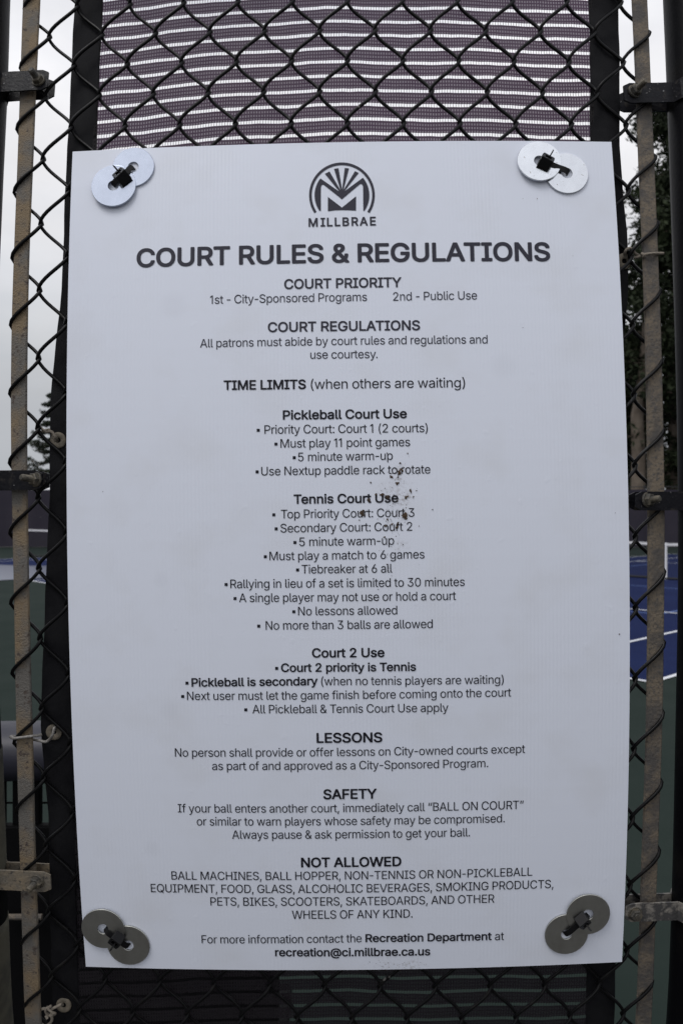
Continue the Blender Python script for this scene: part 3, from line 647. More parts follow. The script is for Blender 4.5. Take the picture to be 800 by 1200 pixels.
# ------------------------------------------------------------------ the sign
TH, CX, CZ, SW, SH = 1.4390e-02, 6.5700e-03, -5.1610e-02, 6.2101e-01, 9.4649e-01
def S(u, v, off=0.0):
    x = CX + u * math.cos(TH) - v * math.sin(TH); z = CZ + u * math.sin(TH) + v * math.cos(TH); return W(x, z, off)
def UVp(px, py, off=0.0):
    x, z = P(px, py, off); x -= CX; z -= CZ
    return x * math.cos(TH) + z * math.sin(TH), -x * math.sin(TH) + z * math.cos(TH)
sign = empty('rules_sign', S(0, -SH / 2)); tag(sign, 'white corrugated plastic court rules sign fixed to the chain link', 'sign')
nu, nv, th = 30, 44, .004; V = []; UV = []; FC = []
for lay in (0, 1):
    for i in range(nv + 1):
        for j in range(nu + 1):
            u = -SW / 2 + SW * j / nu; v = -SH / 2 + SH * i / nv
            v -= .0022 * math.exp(-((u - .225) / .05) ** 2) * 0 if i else 0
            V.append(S(u, v, lay * th)); UV.append((u, v))
ix = lambda l, i, j: l * (nu + 1) * (nv + 1) + i * (nu + 1) + j
for i in range(nv):
    for j in range(nu):
        FC.append((ix(0, i, j), ix(0, i, j + 1), ix(0, i + 1, j + 1), ix(0, i + 1, j))); FC.append((ix(1, i, j), ix(1, i + 1, j), ix(1, i + 1, j + 1), ix(1, i, j + 1)))
for i in range(nv):
    FC.append((ix(0, i, 0), ix(0, i + 1, 0), ix(1, i + 1, 0), ix(1, i, 0))); FC.append((ix(0, i, nu), ix(1, i, nu), ix(1, i + 1, nu), ix(0, i + 1, nu)))
for j in range(nu):
    FC.append((ix(0, 0, j), ix(1, 0, j), ix(1, 0, j + 1), ix(0, 0, j + 1))); FC.append((ix(0, nv, j), ix(0, nv, j + 1), ix(1, nv, j + 1), ix(1, nv, j)))
link_mesh('panel', V, FC, M['coroplast'], sign, False, UV)

INK = -.0004
GLYPHS = {      # sans-serif letter outlines: advance | contour | contour ...  (thousandths; capitals are 509 high)
    ' ': '188',
    '&': '448|197,-7 150,-2 110,12 78,34 54,62 39,96 34,133 37,163 47,189 63,213 85,235 140,279 216,335 237,352 255,375 262,405 258,427 245,445 226,457 201,461 168,453 145,431 139,416 137,399 139,380 145,363 169,327 204,284 438,0 364,0 171,231 121,293 102,319 87,344 78,370 75,398 79,430 91,458 109,481 134,499 165,510 200,513 235,510 266,499 290,482 308,459 320,433 324,404 322,382 315,362 305,342 291,325 256,293 154,217 128,195 110,174 100,154 97,131 100,108 109,87 124,70 143,57 166,49 193,46 223,50 251,59 278,75 301,95 321,121 336,151 346,186 349,224 408,224 405,180 397,144 385,115 371,92 345,62 333,47 305,23 271,7 234,-3',
    '(': '273|89,207 92,264 101,324 107,354 114,384 122,413 132,441 153,494 177,539 236,539 212,485 191,428 174,370 161,313 154,258 151,207 154,161 160,115 172,67 188,16 198,-10 209,-38 222,-66 236,-96 177,-96 156,-59 139,-21 124,16 111,55 102,93 95,131 90,169',
    ')': '273|37,-96 52,-66 64,-37 76,-9 86,18 102,69 113,116 120,162 122,207 119,258 112,313 99,370 82,428 62,485 37,539 97,539 121,494 142,441 151,413 159,384 167,354 173,323 181,264 184,207 183,168 178,130 171,92 161,53 149,15 134,-22 117,-59 97,-96',
    ',': '188|38,-119 68,71 137,71 84,-119',
    '-': '330|276,244 276,188 53,188 53,244',
    '.': '188|95,-4 78,-1 63,9 53,24 50,41 53,59 63,73 78,83 95,87 113,83 128,73 138,59 141,41 138,24 128,9 113,-1',
    '0': '453|227,-7 174,1 130,24 95,62 69,113 60,144 53,178 49,214 48,254 49,294 53,330 60,364 69,395 95,447 130,484 174,508 227,516 279,508 323,484 358,447 384,395 393,364 400,330 404,294 405,254 404,214 400,178 393,144 384,113 359,62 323,24 279,1|227,50 261,56 290,74 313,103 330,144 340,194 344,254 340,314 330,365 313,405 290,435 261,453 227,460 192,453 163,435 140,405 123,365 113,314 109,254 113,194 123,144 140,103 163,74 192,56',
    '1': '300|142,0 142,432 138,432 34,362 34,430 150,509 206,509 206,0',
    '2': '453|64,0 64,47 234,229 282,282 299,305 311,327 318,348 320,371 317,397 308,419 293,436 273,449 250,457 224,460 196,457 172,447 153,433 139,413 130,390 127,362 66,362 71,405 86,442 111,473 143,496 182,511 225,516 268,511 306,497 337,474 361,445 376,411 381,372 378,345 371,318 357,290 336,259 306,223 267,180 153,60 153,57 389,57 389,0',
    '3': '453|218,-7 173,-3 133,10 98,30 70,57 52,91 44,132 109,132 115,107 126,87 144,71 165,59 191,52 219,50 248,53 275,61 297,74 315,93 325,116 329,145 326,172 316,196 299,217 275,234 242,244 201,248 157,248 157,299 288,448 288,452 70,452 70,509 372,509 372,461 211,278 211,289 264,288 308,276 344,253 371,222 387,186 393,145 387,103 370,66 344,36 309,12 266,-2',
    '4': '453|40,105 40,158 247,509 311,509 109,166 109,163 413,163 413,105|282,0 282,121 282,146 282,318 343,318 343,0',
    '5': '453|221,-7 178,-2 140,11 108,32 83,60 66,93 60,130 122,130 127,108 138,89 154,73 173,60 196,52 221,50 250,53 276,64 298,82 314,104 324,131 328,162 324,193 314,221 297,244 275,262 248,273 218,277 192,275 167,268 145,258 128,246 67,253 96,509 366,509 366,452 151,452 134,301 136,301 155,315 178,325 203,331 229,334 263,330 294,321 321,306 345,285 364,260 379,231 388,199 391,163 385,117 369,76 343,41 309,15 268,-1',
    '6': '453|226,-7 182,-1 142,15 109,40 84,74 69,115 64,162 68,199 80,239 102,285 137,340 252,509 322,509 151,261 145,261 165,288 196,307 214,312 235,314 278,309 316,295 346,271 370,240 384,201 389,157 384,112 368,73 343,39 310,14 271,-2|226,48 254,52 279,63 299,79 314,101 324,128 327,157 324,187 314,213 299,235 279,251 254,262 226,265 198,262 174,252 153,235 138,214 128,188 125,158 128,128 138,102 153,79 174,63 198,52',
    '7': '453|97,0 323,448 323,452 62,452 62,509 391,509 391,449 165,0',
    '8': '453|226,-7 178,-2 136,11 101,33 74,62 57,96 52,135 55,166 65,195 81,220 101,241 125,256 153,265 153,267 119,282 93,308 76,342 70,380 75,417 90,450 114,477 146,498 184,511 226,516 269,511 306,498 337,477 361,450 377,417 382,380 376,342 359,308 333,282 300,267 300,265 327,256 351,241 372,220 387,195 397,166 401,135 395,96 378,62 352,33 317,11 275,-2|226,49 258,52 285,60 307,74 323,91 333,113 337,139 333,165 322,189 305,208 283,223 256,232 226,235 196,232 169,223 147,208 130,189 119,165 115,139 119,113 129,91 145,74 167,60 195,52|226,290 252,292 274,300 293,313 307,330 316,351 319,376 316,399 308,420 294,437 275,449 252,457 226,460 200,457 177,449 159,437 145,420 136,399 133,376 136,351 145,330 159,313 178,300 201,292',
    '9': '453|226,516 271,510 310,494 343,468 368,434 384,393 389,347 385,309 373,270 350,224 315,168 200,0 130,0 301,248 307,248 287,221 257,202 238,196 218,195 175,199 137,214 106,237 83,269 68,307 64,352 69,397 85,436 110,469 143,494 182,510|226,460 199,457 174,446 154,429 138,407 129,381 125,352 129,322 138,295 154,274 174,257 199,247 226,243 254,247 279,257 299,273 314,295 324,321 327,350 324,381 314,407 299,429 279,446 254,457',
    ':': '188|95,-4 78,-1 63,9 53,24 50,41 53,59 63,73 78,83 95,87 113,83 128,73 138,59 141,41 138,24 128,9 113,-1|95,271 78,274 63,284 53,299 50,316 53,334 63,349 78,359 95,362 113,359 128,349 138,334 141,316 138,299 128,284 113,274',
    '@': '676|355,-135 319,-134 284,-130 252,-123 221,-114 167,-88 122,-53 87,-8 61,46 52,77 45,109 42,143 40,179 42,215 46,248 52,280 61,309 87,363 123,408 167,444 220,470 249,480 281,486 314,490 349,492 383,490 415,486 445,479 472,469 522,442 562,407 594,366 617,319 631,268 635,215 634,178 631,142 625,107 615,76 599,49 579,28 551,15 517,11 476,17 457,24 441,36 429,50 423,68 420,68 408,48 388,30 361,17 326,13 285,18 251,35 224,62 204,96 192,137 188,182 193,226 207,265 228,297 257,322 291,338 330,343 360,340 385,331 404,319 416,306 419,306 419,335 474,335 474,110 476,91 485,74 499,63 518,59 540,63 557,76 568,97 576,127 580,166 581,215 577,259 567,301 548,339 523,373 490,402 450,424 402,438 347,442 292,438 242,424 199,402 164,372 135,334 115,289 102,236 98,178 102,119 115,66 135,21 165,-17 201,-46 246,-68 298,-81 357,-85 412,-80 458,-69 489,-59 504,-107 464,-120 411,-131|329,65 359,68 382,78 400,95 412,118 419,148 422,185 419,221 411,249 399,269 381,282 358,289 331,292 305,288 283,277 265,260 252,239 244,213 242,185 244,154 251,125 262,101 279,81 301,69',
    'A': '480|16,0 201,509 276,509 463,0 395,0 287,302 264,372 232,478 245,478 213,371 191,302 85,0|110,142 110,199 370,199 370,142',
    'B': '456|60,0 60,509 241,509 289,504 329,491 359,469 381,442 394,410 398,374 395,344 387,320 373,301 356,286 336,275 315,267 315,262 339,257 363,245 385,227 402,203 414,173 418,136 413,100 400,67 377,39 344,18 301,4 247,0|125,57 245,57 296,63 330,80 349,105 355,137 352,161 342,184 327,203 306,218 279,228 248,231 125,231|125,285 238,285 265,288 288,296 308,309 323,326 333,348 336,372 330,403 313,429 283,446 240,452 125,452',
    'C': '510|267,-7 235,-5 205,1 177,11 150,25 126,42 104,63 86,88 70,115 57,146 48,179 42,215 40,254 42,293 48,329 57,362 70,393 86,421 104,445 126,466 150,484 177,498 205,508 235,514 267,516 305,513 340,504 373,490 402,471 427,447 448,418 463,385 473,348 408,348 401,373 389,395 375,413 357,428 337,440 315,449 292,454 267,456 223,450 184,432 150,403 125,364 109,314 103,254 109,194 125,145 151,105 184,76 223,59 267,53 292,55 315,60 337,69 357,81 375,96 389,114 401,136 408,160 473,160 463,124 448,91 428,62 402,38 373,19 341,5 305,-4',
    'D': '502|219,0 96,0 96,57 215,57 272,63 318,81 354,110 379,149 394,198 399,255 394,312 379,361 354,399 320,428 275,446 221,452 93,452 93,509 225,509 261,507 294,501 325,492 353,478 399,441 433,391 446,361 455,329 460,293 462,255 460,217 455,181 446,149 433,119 417,92 398,68 376,48 351,31 322,17 291,8 256,2|125,509 125,0 60,0 60,509',
    'E': '419|60,0 60,509 372,509 372,452 125,452 125,286 355,286 355,229 125,229 125,57 375,57 375,0',
    'F': '410|60,0 60,509 369,509 369,452 125,452 125,278 346,278 346,221 125,221 125,0',
    'G': '520|269,-7 236,-5 205,1 176,11 149,25 125,43 104,64 85,88 69,116 57,146 47,179 42,215 40,254 42,293 47,329 57,362 69,393 85,421 103,445 125,466 149,484 175,498 203,508 233,514 265,516 304,513 340,504 374,489 403,469 429,445 449,416 465,384 474,349 408,349 399,372 387,393 373,411 356,427 337,439 315,448 291,454 265,456 222,450 183,432 150,404 125,364 109,314 103,254 109,194 125,145 151,105 184,76 224,59 269,53 309,57 345,71 374,93 396,123 410,160 415,202 434,199 283,199 283,256 478,256 478,200 471,141 451,91 419,50 377,19 326,0',
    'H': '517|60,0 60,509 125,509 125,289 392,289 392,509 457,509 457,0 392,0 392,232 125,232 125,0',
    'I': '300|31,0 31,57 118,57 118,452 31,452 31,509 269,509 269,452 183,452 183,57 269,57 269,0',
    'J': '396|185,-7 124,3 75,33 57,55 44,81 36,111 33,145 33,173 98,173 98,145 104,104 122,74 149,56 185,50 220,56 248,74 266,104 272,145 272,509 336,509 336,145 334,111 326,81 313,55 294,33 246,3',
    'K': '467|104,145 104,216 139,261 174,303 212,344 364,509 448,509 231,276 228,276|60,0 60,509 125,509 125,334 124,225 125,193 125,0|372,0 188,259 228,309 449,0',
    'L': '393|60,0 60,509 125,509 125,57 361,57 361,0',
    'M': '628|60,0 60,509 152,509 277,187 287,159 299,123 311,84 322,49 307,49 318,83 330,121 342,158 352,187 476,509 568,509 568,0 504,0 504,291 504,327 505,369 506,413 507,457 513,457 498,409 482,363 467,322 456,291 342,0 286,0 170,291 159,321 145,361 129,408 112,457 119,457 120,416 121,372 122,328 122,291 122,0',
    'N': '523|60,0 60,509 136,509 343,183 363,151 388,107 414,55 405,54 401,108 399,157 399,195 399,509 463,509 463,0 387,0 202,290 177,331 148,381 108,452 119,454 122,384 124,328 125,291 125,0',
    'O': '533|267,-7 235,-5 205,1 177,11 150,25 126,42 105,63 86,88 70,115 57,146 48,179 42,215 40,254 42,293 48,329 57,362 70,393 86,421 105,445 126,466 150,484 177,498 205,508 235,514 267,516 299,514 329,508 357,498 384,484 408,466 429,445 448,421 464,393 477,362 486,329 491,293 493,254 491,215 486,179 477,146 464,115 448,88 429,63 408,42 384,25 357,11 329,1 299,-5|267,53 310,59 349,76 383,105 408,144 425,194 430,254 425,314 408,365 383,404 349,433 310,450 267,456 223,450 184,433 151,404 125,364 109,314 103,254 109,194 125,144 151,105 184,76 223,59',
    'P': '445|60,0 60,509 235,509 289,503 332,487 366,462 390,430 404,391 409,348 404,304 390,265 366,233 332,207 289,191 235,186 109,186 109,242 233,242 269,246 297,256 318,272 333,294 342,319 344,348 342,376 333,402 318,423 297,439 268,449 232,452 125,452 125,0',
    'Q': '533|245,159 313,159 369,85 384,65 468,-48 401,-48 346,27 331,46|267,-7 235,-5 205,1 177,11 150,25 126,42 105,63 86,88 70,115 57,146 48,179 42,215 40,254 42,293 48,329 57,362 70,393 86,421 105,445 126,466 150,484 177,498 205,508 235,514 267,516 299,514 329,508 357,498 384,484 408,466 429,445 448,421 464,393 477,362 486,329 491,293 493,254 491,215 486,179 477,146 464,115 448,88 429,63 408,42 384,25 357,11 329,1 299,-5|267,53 310,59 349,76 383,105 408,144 425,194 430,254 425,314 408,365 383,404 349,433 310,450 267,456 223,450 184,433 151,404 125,364 109,314 103,254 109,194 125,144 151,105 184,76 223,59',
    'R': '449|60,0 60,509 236,509 290,504 333,489 367,465 390,433 405,395 409,352 405,309 390,271 367,240 333,217 289,203 236,198 96,198 96,255 234,255 269,258 298,267 319,281 334,300 342,324 345,352 342,380 334,405 319,425 298,440 269,449 233,452 125,452 125,0|353,0 230,229 303,229 428,0',
    'S': '447|224,-9 172,-4 128,9 91,31 64,60 46,96 38,137 104,137 110,110 123,88 142,71 166,59 194,52 224,49 257,52 286,60 311,74 329,92 341,114 346,139 342,161 332,179 316,193 296,205 245,222 184,239 128,260 86,289 60,326 52,372 58,413 75,448 102,476 138,498 180,511 227,516 275,511 316,498 351,476 377,449 394,415 401,378 337,378 326,412 302,437 267,453 225,459 194,456 167,448 145,435 129,418 118,398 115,376 119,352 131,334 148,319 169,308 212,293 264,279 312,264 336,252 359,238 379,220 395,198 405,171 408,139 403,99 386,64 360,34 323,11 278,-4',
    'T': '449|32,452 32,509 417,509 417,452 257,452 257,0 193,0 193,452',
    'U': '517|259,-8 203,-2 154,15 114,43 85,80 66,124 60,173 60,509 124,509 124,178 128,144 141,113 160,87 187,68 220,56 259,52 298,56 331,68 357,87 377,113 389,144 393,178 393,509 457,509 457,173 451,124 433,80 403,43 363,15 315,-2',
    'V': '480|204,0 16,509 84,509 192,206 215,137 248,31 235,31 267,138 290,206 395,509 463,509 278,0',
    'W': '686|155,0 16,509 82,509 163,196 175,145 187,94 197,40 189,40 200,94 211,145 224,196 306,509 380,509 462,196 474,145 486,94 497,40 488,40 499,94 510,145 523,196 603,509 670,509 530,0 455,0 368,323 351,391 336,475 350,475 335,395 318,323 230,0',
    'X': '474|18,0 217,284 217,236 29,509 104,509 178,400 204,361 223,329 243,292 232,292 252,329 272,361 298,400 374,509 446,509 259,239 259,287 456,0 382,0 292,129 268,165 250,195 230,231 244,231 225,196 206,166 182,129 91,0',
    'Y': '472|203,0 203,208 16,509 91,509 192,344 222,292 250,230 224,230 251,293 280,344 381,509 455,509 268,208 268,0',
    'Z': '438|42,0 42,46 273,385 306,431 341,476 348,454 285,452 223,452 40,452 40,509 397,509 397,462 169,129 134,81 97,33 90,54 152,57 214,57 399,57 399,0',
    '\\': '249|178,-76 14,533 71,533 235,-76',
    'a': '389|160,-9 126,-5 94,5 68,22 48,45 35,73 30,108 34,138 43,161 58,179 78,193 100,203 125,211 178,220 234,227 265,235 276,255 276,257 273,279 267,297 256,311 240,322 220,329 196,331 171,329 149,322 118,301 100,274 41,291 57,322 79,346 104,364 133,375 163,382 194,384 239,379 263,372 286,360 306,343 322,320 333,290 337,251 337,0 277,0 277,52 272,52 252,25 236,12 215,1 190,-6|170,45 202,49 228,59 248,74 263,93 272,115 276,138 276,190 259,182 231,176 200,171 175,168 134,159 117,150 103,139 95,124 92,105 94,87 102,72 114,61 130,52 149,47',
    'b': '424|229,-8 198,-5 172,4 153,17 138,31 118,59 112,59 112,0 53,0 53,509 114,509 114,319 118,319 137,346 152,360 171,373 197,381 229,384 274,378 313,361 345,332 370,293 385,245 390,189 385,133 370,84 346,45 313,16 274,-2|220,47 253,51 279,66 301,88 316,117 325,151 328,189 325,227 316,261 301,290 280,311 253,325 220,330 188,325 161,312 140,291 125,263 116,229 113,189 116,150 125,115 140,86 162,65 188,51',
    'c': '396|207,-8 159,-2 117,16 82,46 56,85 40,133 34,187 40,243 56,291 82,330 117,360 159,378 207,384 234,383 260,377 284,368 305,356 324,341 340,322 353,301 362,277 303,262 290,289 270,311 242,325 207,330 173,325 145,310 124,287 108,258 99,224 96,187 99,151 108,117 124,89 145,66 173,51 207,46 243,52 271,66 292,89 304,117 363,102 354,78 341,56 325,37 306,21 285,9 261,-1 235,-6',
    'd': '424|195,-8 151,-2 111,16 79,45 55,84 39,133 34,189 39,245 55,293 79,332 112,361 151,378 196,384 228,381 253,373 272,360 287,346 306,319 311,319 311,509 372,509 372,0 313,0 313,59 307,59 287,31 272,17 252,4 227,-5|205,47 236,51 263,65 284,86 299,115 309,150 312,189 309,229 300,263 284,291 263,312 237,325 205,330 172,325 145,311 124,290 108,261 99,227 96,189 99,151 109,117 124,88 145,66 172,51',
    'e': '404|212,-8 161,-2 117,16 82,46 56,85 40,132 34,187 39,242 55,290 81,329 115,359 157,378 205,384 236,382 266,374 294,361 319,341 341,315 357,282 368,242 371,194 371,169 75,169 75,221 338,221 310,202 307,237 298,269 283,294 263,314 237,326 205,330 173,326 146,313 125,294 109,270 99,241 96,211 96,178 100,139 110,106 128,80 151,61 179,50 212,46 234,48 254,53 271,61 285,73 297,88 306,105 365,91 353,63 335,39 311,19 283,4 249,-5',
    'f': '254|228,379 228,327 6,327 6,379|81,0 81,432 84,461 96,486 113,505 135,519 161,527 187,530 222,527 243,521 227,468 215,472 195,474 171,470 154,460 145,443 142,419 142,0',
    'g': '425|207,-151 168,-148 134,-140 105,-127 82,-110 64,-91 51,-69 101,-41 122,-66 136,-78 154,-88 178,-95 207,-97 249,-92 282,-75 304,-47 311,-6 311,68 306,68 287,41 272,28 252,16 227,8 195,5 152,10 113,27 80,53 55,90 39,136 34,191 39,246 55,293 80,332 112,361 152,378 196,384 228,382 253,373 273,360 288,346 308,319 313,319 313,379 372,379 372,-9 367,-54 350,-90 324,-117 291,-136 251,-147|205,59 237,63 264,75 285,95 300,121 309,154 312,193 309,231 300,264 285,291 264,312 237,325 205,330 172,325 145,312 124,290 109,262 99,229 96,193 99,155 109,123 124,96 145,76 172,63',
    'h': '410|114,227 114,0 53,0 53,509 114,509 114,287 102,287 124,332 152,362 187,379 227,384 264,380 295,369 321,349 341,321 353,285 357,240 357,0 296,0 296,235 290,275 273,304 246,323 210,329 184,326 161,317 141,303 126,283 117,257',
    'i': '167|53,0 53,379 114,379 114,0|84,443 67,446 54,455 44,468 41,483 44,499 54,512 67,521 84,524 100,521 114,512 123,499 126,483 123,468 114,455 100,446',
    'j': '167|53,379 114,379 114,-30 111,-63 102,-90 86,-113 65,-129 37,-139 4,-143 -10,-143 -10,-87 2,-87 25,-83 40,-72 50,-54 53,-29|83,443 67,446 53,455 44,468 41,483 44,499 53,512 67,521 83,524 100,521 114,512 123,499 126,483 123,468 114,455 100,446',
    'k': '381|110,137 110,212 121,212 284,379 360,379 184,199 177,199|53,0 53,509 114,509 114,0|294,0 148,186 191,229 372,0',
    'l': '189|139,-2 101,3 74,20 58,47 53,84 53,509 114,509 114,99 115,77 120,62 130,54 146,52 160,53 170,54 181,3 162,-1',
    'm': '610|53,0 53,379 112,379 112,295 108,295 118,323 132,346 151,363 172,376 195,384 219,386 257,380 287,361 309,331 321,295 312,295 322,321 337,343 357,361 381,375 407,383 437,386 468,383 497,372 522,354 541,328 553,296 557,255 557,0 496,0 496,254 490,289 473,313 447,326 419,330 395,328 374,320 358,307 345,290 338,270 335,247 335,0 274,0 274,260 269,288 253,311 229,326 199,330 178,328 158,320 140,307 126,289 117,266 114,238 114,0',
    'n': '410|114,227 114,0 53,0 53,379 112,379 112,287 102,287 124,332 152,362 187,379 227,384 264,380 295,369 321,349 341,321 353,285 357,240 357,0 296,0 296,235 290,275 273,304 246,323 210,329 184,326 161,317 141,303 126,283 117,257',
    'o': '415|207,-8 159,-2 117,16 82,46 56,85 40,133 34,187 40,243 56,291 82,330 117,360 159,378 207,384 256,378 299,360 333,330 359,291 376,243 381,187 376,133 359,85 333,46 299,16 256,-2|207,46 242,51 270,66 292,89 307,117 316,151 319,187 316,224 307,258 292,287 270,310 242,325 207,330 173,325 145,310 124,287 108,258 99,224 96,187 99,151 108,117 124,89 145,66 173,51',
    'p': '424|53,-143 53,379 112,379 112,319 118,319 137,346 152,360 171,373 197,381 229,384 274,378 313,361 345,332 370,293 385,245 390,189 385,133 370,84 346,45 313,16 274,-2 229,-8 198,-5 173,4 153,17 138,31 118,59 114,59 114,-143|220,47 253,51 279,66 301,88 316,117 325,151 328,189 325,227 316,261 301,290 280,311 253,325 220,330 188,325 161,312 140,291 125,263 116,229 113,189 116,150 125,115 140,86 162,65 188,51',
    'q': '424|372,-143 311,-143 311,59 306,59 287,31 272,17 252,4 227,-5 195,-8 151,-2 111,16 79,45 55,84 39,133 34,189 39,245 55,293 79,332 112,361 151,378 196,384 228,381 253,373 272,360 287,346 307,319 313,319 313,379 372,379|205,47 236,51 263,65 284,86 299,115 309,150 312,189 309,229 300,263 284,291 263,312 237,325 205,330 172,325 145,311 124,290 108,261 99,227 96,189 99,151 109,117 124,88 145,66 172,51',
    'r': '259|53,0 53,379 112,379 112,321 115,321 130,347 152,367 181,380 213,385 229,384 243,384 243,322 230,324 207,326 182,323 159,315 140,301 126,284 117,262 114,237 114,0',
    's': '365|182,-8 145,-5 112,3 84,18 62,38 45,63 36,94 94,107 105,79 124,60 150,49 181,45 217,50 244,62 262,81 268,103 265,121 254,136 237,147 212,155 149,170 104,186 72,208 53,237 47,274 51,305 65,332 87,354 115,370 149,381 187,384 223,381 254,372 279,358 299,339 314,316 324,290 268,277 258,298 243,316 219,328 187,333 156,329 131,317 114,299 109,277 112,258 124,243 144,232 172,223 229,209 275,194 306,171 325,142 331,107 326,75 312,47 290,24 260,6 223,-5',
    't': '227|204,379 204,327 6,327 6,379|65,471 126,471 126,98 128,76 136,61 150,53 170,50 185,51 202,54 213,2 192,-3 168,-4 125,2 92,21 72,52 65,93',
    'u': '410|182,-5 146,-1 115,11 89,31 69,59 57,95 53,139 53,379 114,379 114,144 119,105 137,75 164,56 200,50 226,53 249,62 268,77 283,97 293,122 296,153 296,379 357,379 357,0 298,0 298,92 307,92 286,47 257,17 222,0',
    'v': '389|163,0 17,379 84,379 165,155 187,87 206,21 184,21 203,87 224,155 305,379 371,379 226,0',
    'w': '567|138,0 23,379 87,379 133,214 154,137 175,41 165,41 186,135 206,214 252,379 316,379 362,214 382,136 402,41 391,41 413,135 434,214 480,379 545,379 429,0 368,0 319,172 305,225 291,280 277,338 291,338 277,280 263,225 248,172 199,0',
    'x': '379|21,0 171,218 171,171 29,379 100,379 147,306 179,253 207,206 175,206 202,253 233,306 282,379 352,379 209,169 209,214 358,0 287,0 231,85 200,136 173,182 205,182 178,136 148,85 91,0',
    'y': '389|47,-139 61,-86 71,-87 104,-89 118,-84 130,-74 141,-58 151,-36 163,-1 17,379 84,379 165,155 187,87 206,21 184,21 202,87 224,155 305,379 371,379 204,-58 191,-85 177,-107 159,-124 139,-136 117,-143 91,-145 65,-143',
    'z': '380|42,0 42,46 254,320 254,323 48,323 48,379 333,379 333,331 126,60 126,56 339,56 339,0',
    '\u201c': '300|52,318 104,509 151,509 121,318|175,318 228,509 274,509 244,318',
    '\u201d': '300|52,318 82,509 151,509 98,318|175,318 205,509 274,509 222,318',
}
KERN = {'To': -45, 'Te': -40, 'AT': -30, 'AV': -25, 'VE': 0, 'LT': -40, 'LL': 0, 'y.': -40, 'Ti': -5, 'P,': -40, 'r.': -25, 'y,': -40, 'TI': 0, '11': 0, 'RT': -6, 'TA': -30, 'Wh': 0, 'KA': -12, 'KI': 0}
CAPH = .509
def glyphs(text, grow=0.0, spacing=1.0):
    """flat letters; grow thickens the strokes by laying eight shifted copies a few microns apart"""
    V = []; FC = []; x = 0.0; prev = ''
    ring = [(0.0, 0.0)] if grow <= 0 else [(grow * math.cos(math.pi * (k + .5) / 4), grow * math.sin(math.pi * (k + .5) / 4)) for k in range(8)]
    for ch in text:
        parts = GLYPHS[ch].split('|'); x += KERN.get(prev + ch, 0) / 1000.0
        cs = [[Vector((int(a_) / 1000.0 + x, int(b2) / 1000.0, 0)) for a_, b2 in (q_.split(',') for q_ in c.split(' '))] for c in parts[1:]]
        if cs:              # non-zero winding fill, so overlapping strokes of a letter merge
            pv = []; pe = []
            for c in cs:
                k = len(pv); pv += [Vector((p.x, p.y)) for p in c]; pe += [(k + i, k + (i + 1) % len(c)) for i in range(len(c))]
            ov, _, of, _, _, _ = mathutils.geometry.delaunay_2d_cdt(pv, pe, [], 0, 1e-6)
            def winding(p):
                n_ = 0
                for c in cs:
                    for u_, w_ in zip(c, c[1:] + c[:1]):
                        if (u_.y > p.y) != (w_.y > p.y) and p.x < (w_.x - u_.x) * (p.y - u_.y) / (w_.y - u_.y) + u_.x: n_ += 1 if w_.y > u_.y else -1
                return n_
            tri = [t_ for t_ in of if winding(sum((ov[i] for i in t_), Vector((0, 0))) / len(t_)) != 0]
            for lay, (ox, oy) in enumerate(ring):
                k = len(V); V += [(p.x + ox, (p.y + oy + grow) * CAPH / (CAPH + 2 * grow), lay) for p in ov]; FC += [tuple(i + k for i in t_) for t_ in tri]
        x += int(parts[0]) / 1000.0 * spacing - .019 + max(0, grow) * .5; prev = ch
    return V, FC
STATS = []
def place(v, f, xl, yl, xr, yr, cap_px):
    """lay flat glyph outlines on the sign between two measured baseline points"""
    x0 = min(p[0] for p in v); x1 = max(p[0] for p in v)
    ul, vl = UVp(xl, yl); ur, vr = UVp(xr, yr)
    um, vm = UVp((xl + xr) / 2, (yl + yr) / 2); _, vt = UVp((xl + xr) / 2, (yl + yr) / 2 - cap_px)
    sy = (vt - vm) / CAPH; sx = (ur - ul) / (x1 - x0); STATS.append((sx / sy))
    out_ = []
    for x, y, lay in v:
        q_ = (x - x0) / (x1 - x0); out_.append((ul + (ur - ul) * q_, vl + (vr - vl) * q_ + y * sy, INK - lay * .000012))
    return out_, f
def line(name, runs, m, parent=sign):
    """runs: (text, weight, cap px, x left, y left, x right, y right[, bullet x])"""
    V = []; FC = []
    for r_ in runs:
        text, wt, cp, xl, yl, xr, yr = r_[:7]
        v, f = place(*glyphs(text, wt), xl, yl, xr, yr, cp)
        k = len(V); V += [S(*p) for p in v]; FC += [tuple(i + k for i in q_) for q_ in f]
        if len(r_) > 7:
            bx = r_[7]; by = yl - cp * .42; q_ = [UVp(bx + dx, by + dy) for dx, dy in ((0, 1.75), (3.5, 1.75), (3.5, -1.75), (0, -1.75))]
            k = len(V); V += [S(a_, b2, INK) for a_, b2 in q_]; FC.append((k, k + 1, k + 2, k + 3))
    return link_mesh(name, V, FC, m, parent)
B_, H_, RG = .018, .020, 0.0
ink, inkt = M['ink'], M['ink_title']
line('title', [('COURT RULES & REGULATIONS', .021, 22.4, 160.2, 313.7, 644.4, 306.2)], inkt)
line('heading', [('COURT PRIORITY', .017, 11.8, 333.0, 339.0, 470.2, 336.6)], inkt)
line('text_line', [('1st - City-Sponsored Programs', RG, 9.9, 246.3, 356.2, 429.9, 352.7)], inkt)
line('text_line', [('2nd - Public Use', RG, 9.9, 460.4, 352.5, 558.6, 350.9)], inkt)
line('heading', [('COURT REGULATIONS', .017, 11.8, 313.9, 389.4, 492.0, 387.0)], inkt)
line('text_line', [('All patrons must abide by court rules and regulations and', RG, 9.9, 234.6, 407.3, 570.9, 402.5)], inkt)
line('text_line', [('use courtesy.', RG, 9.9, 363.6, 420.5, 442.2, 419.6)], inkt)
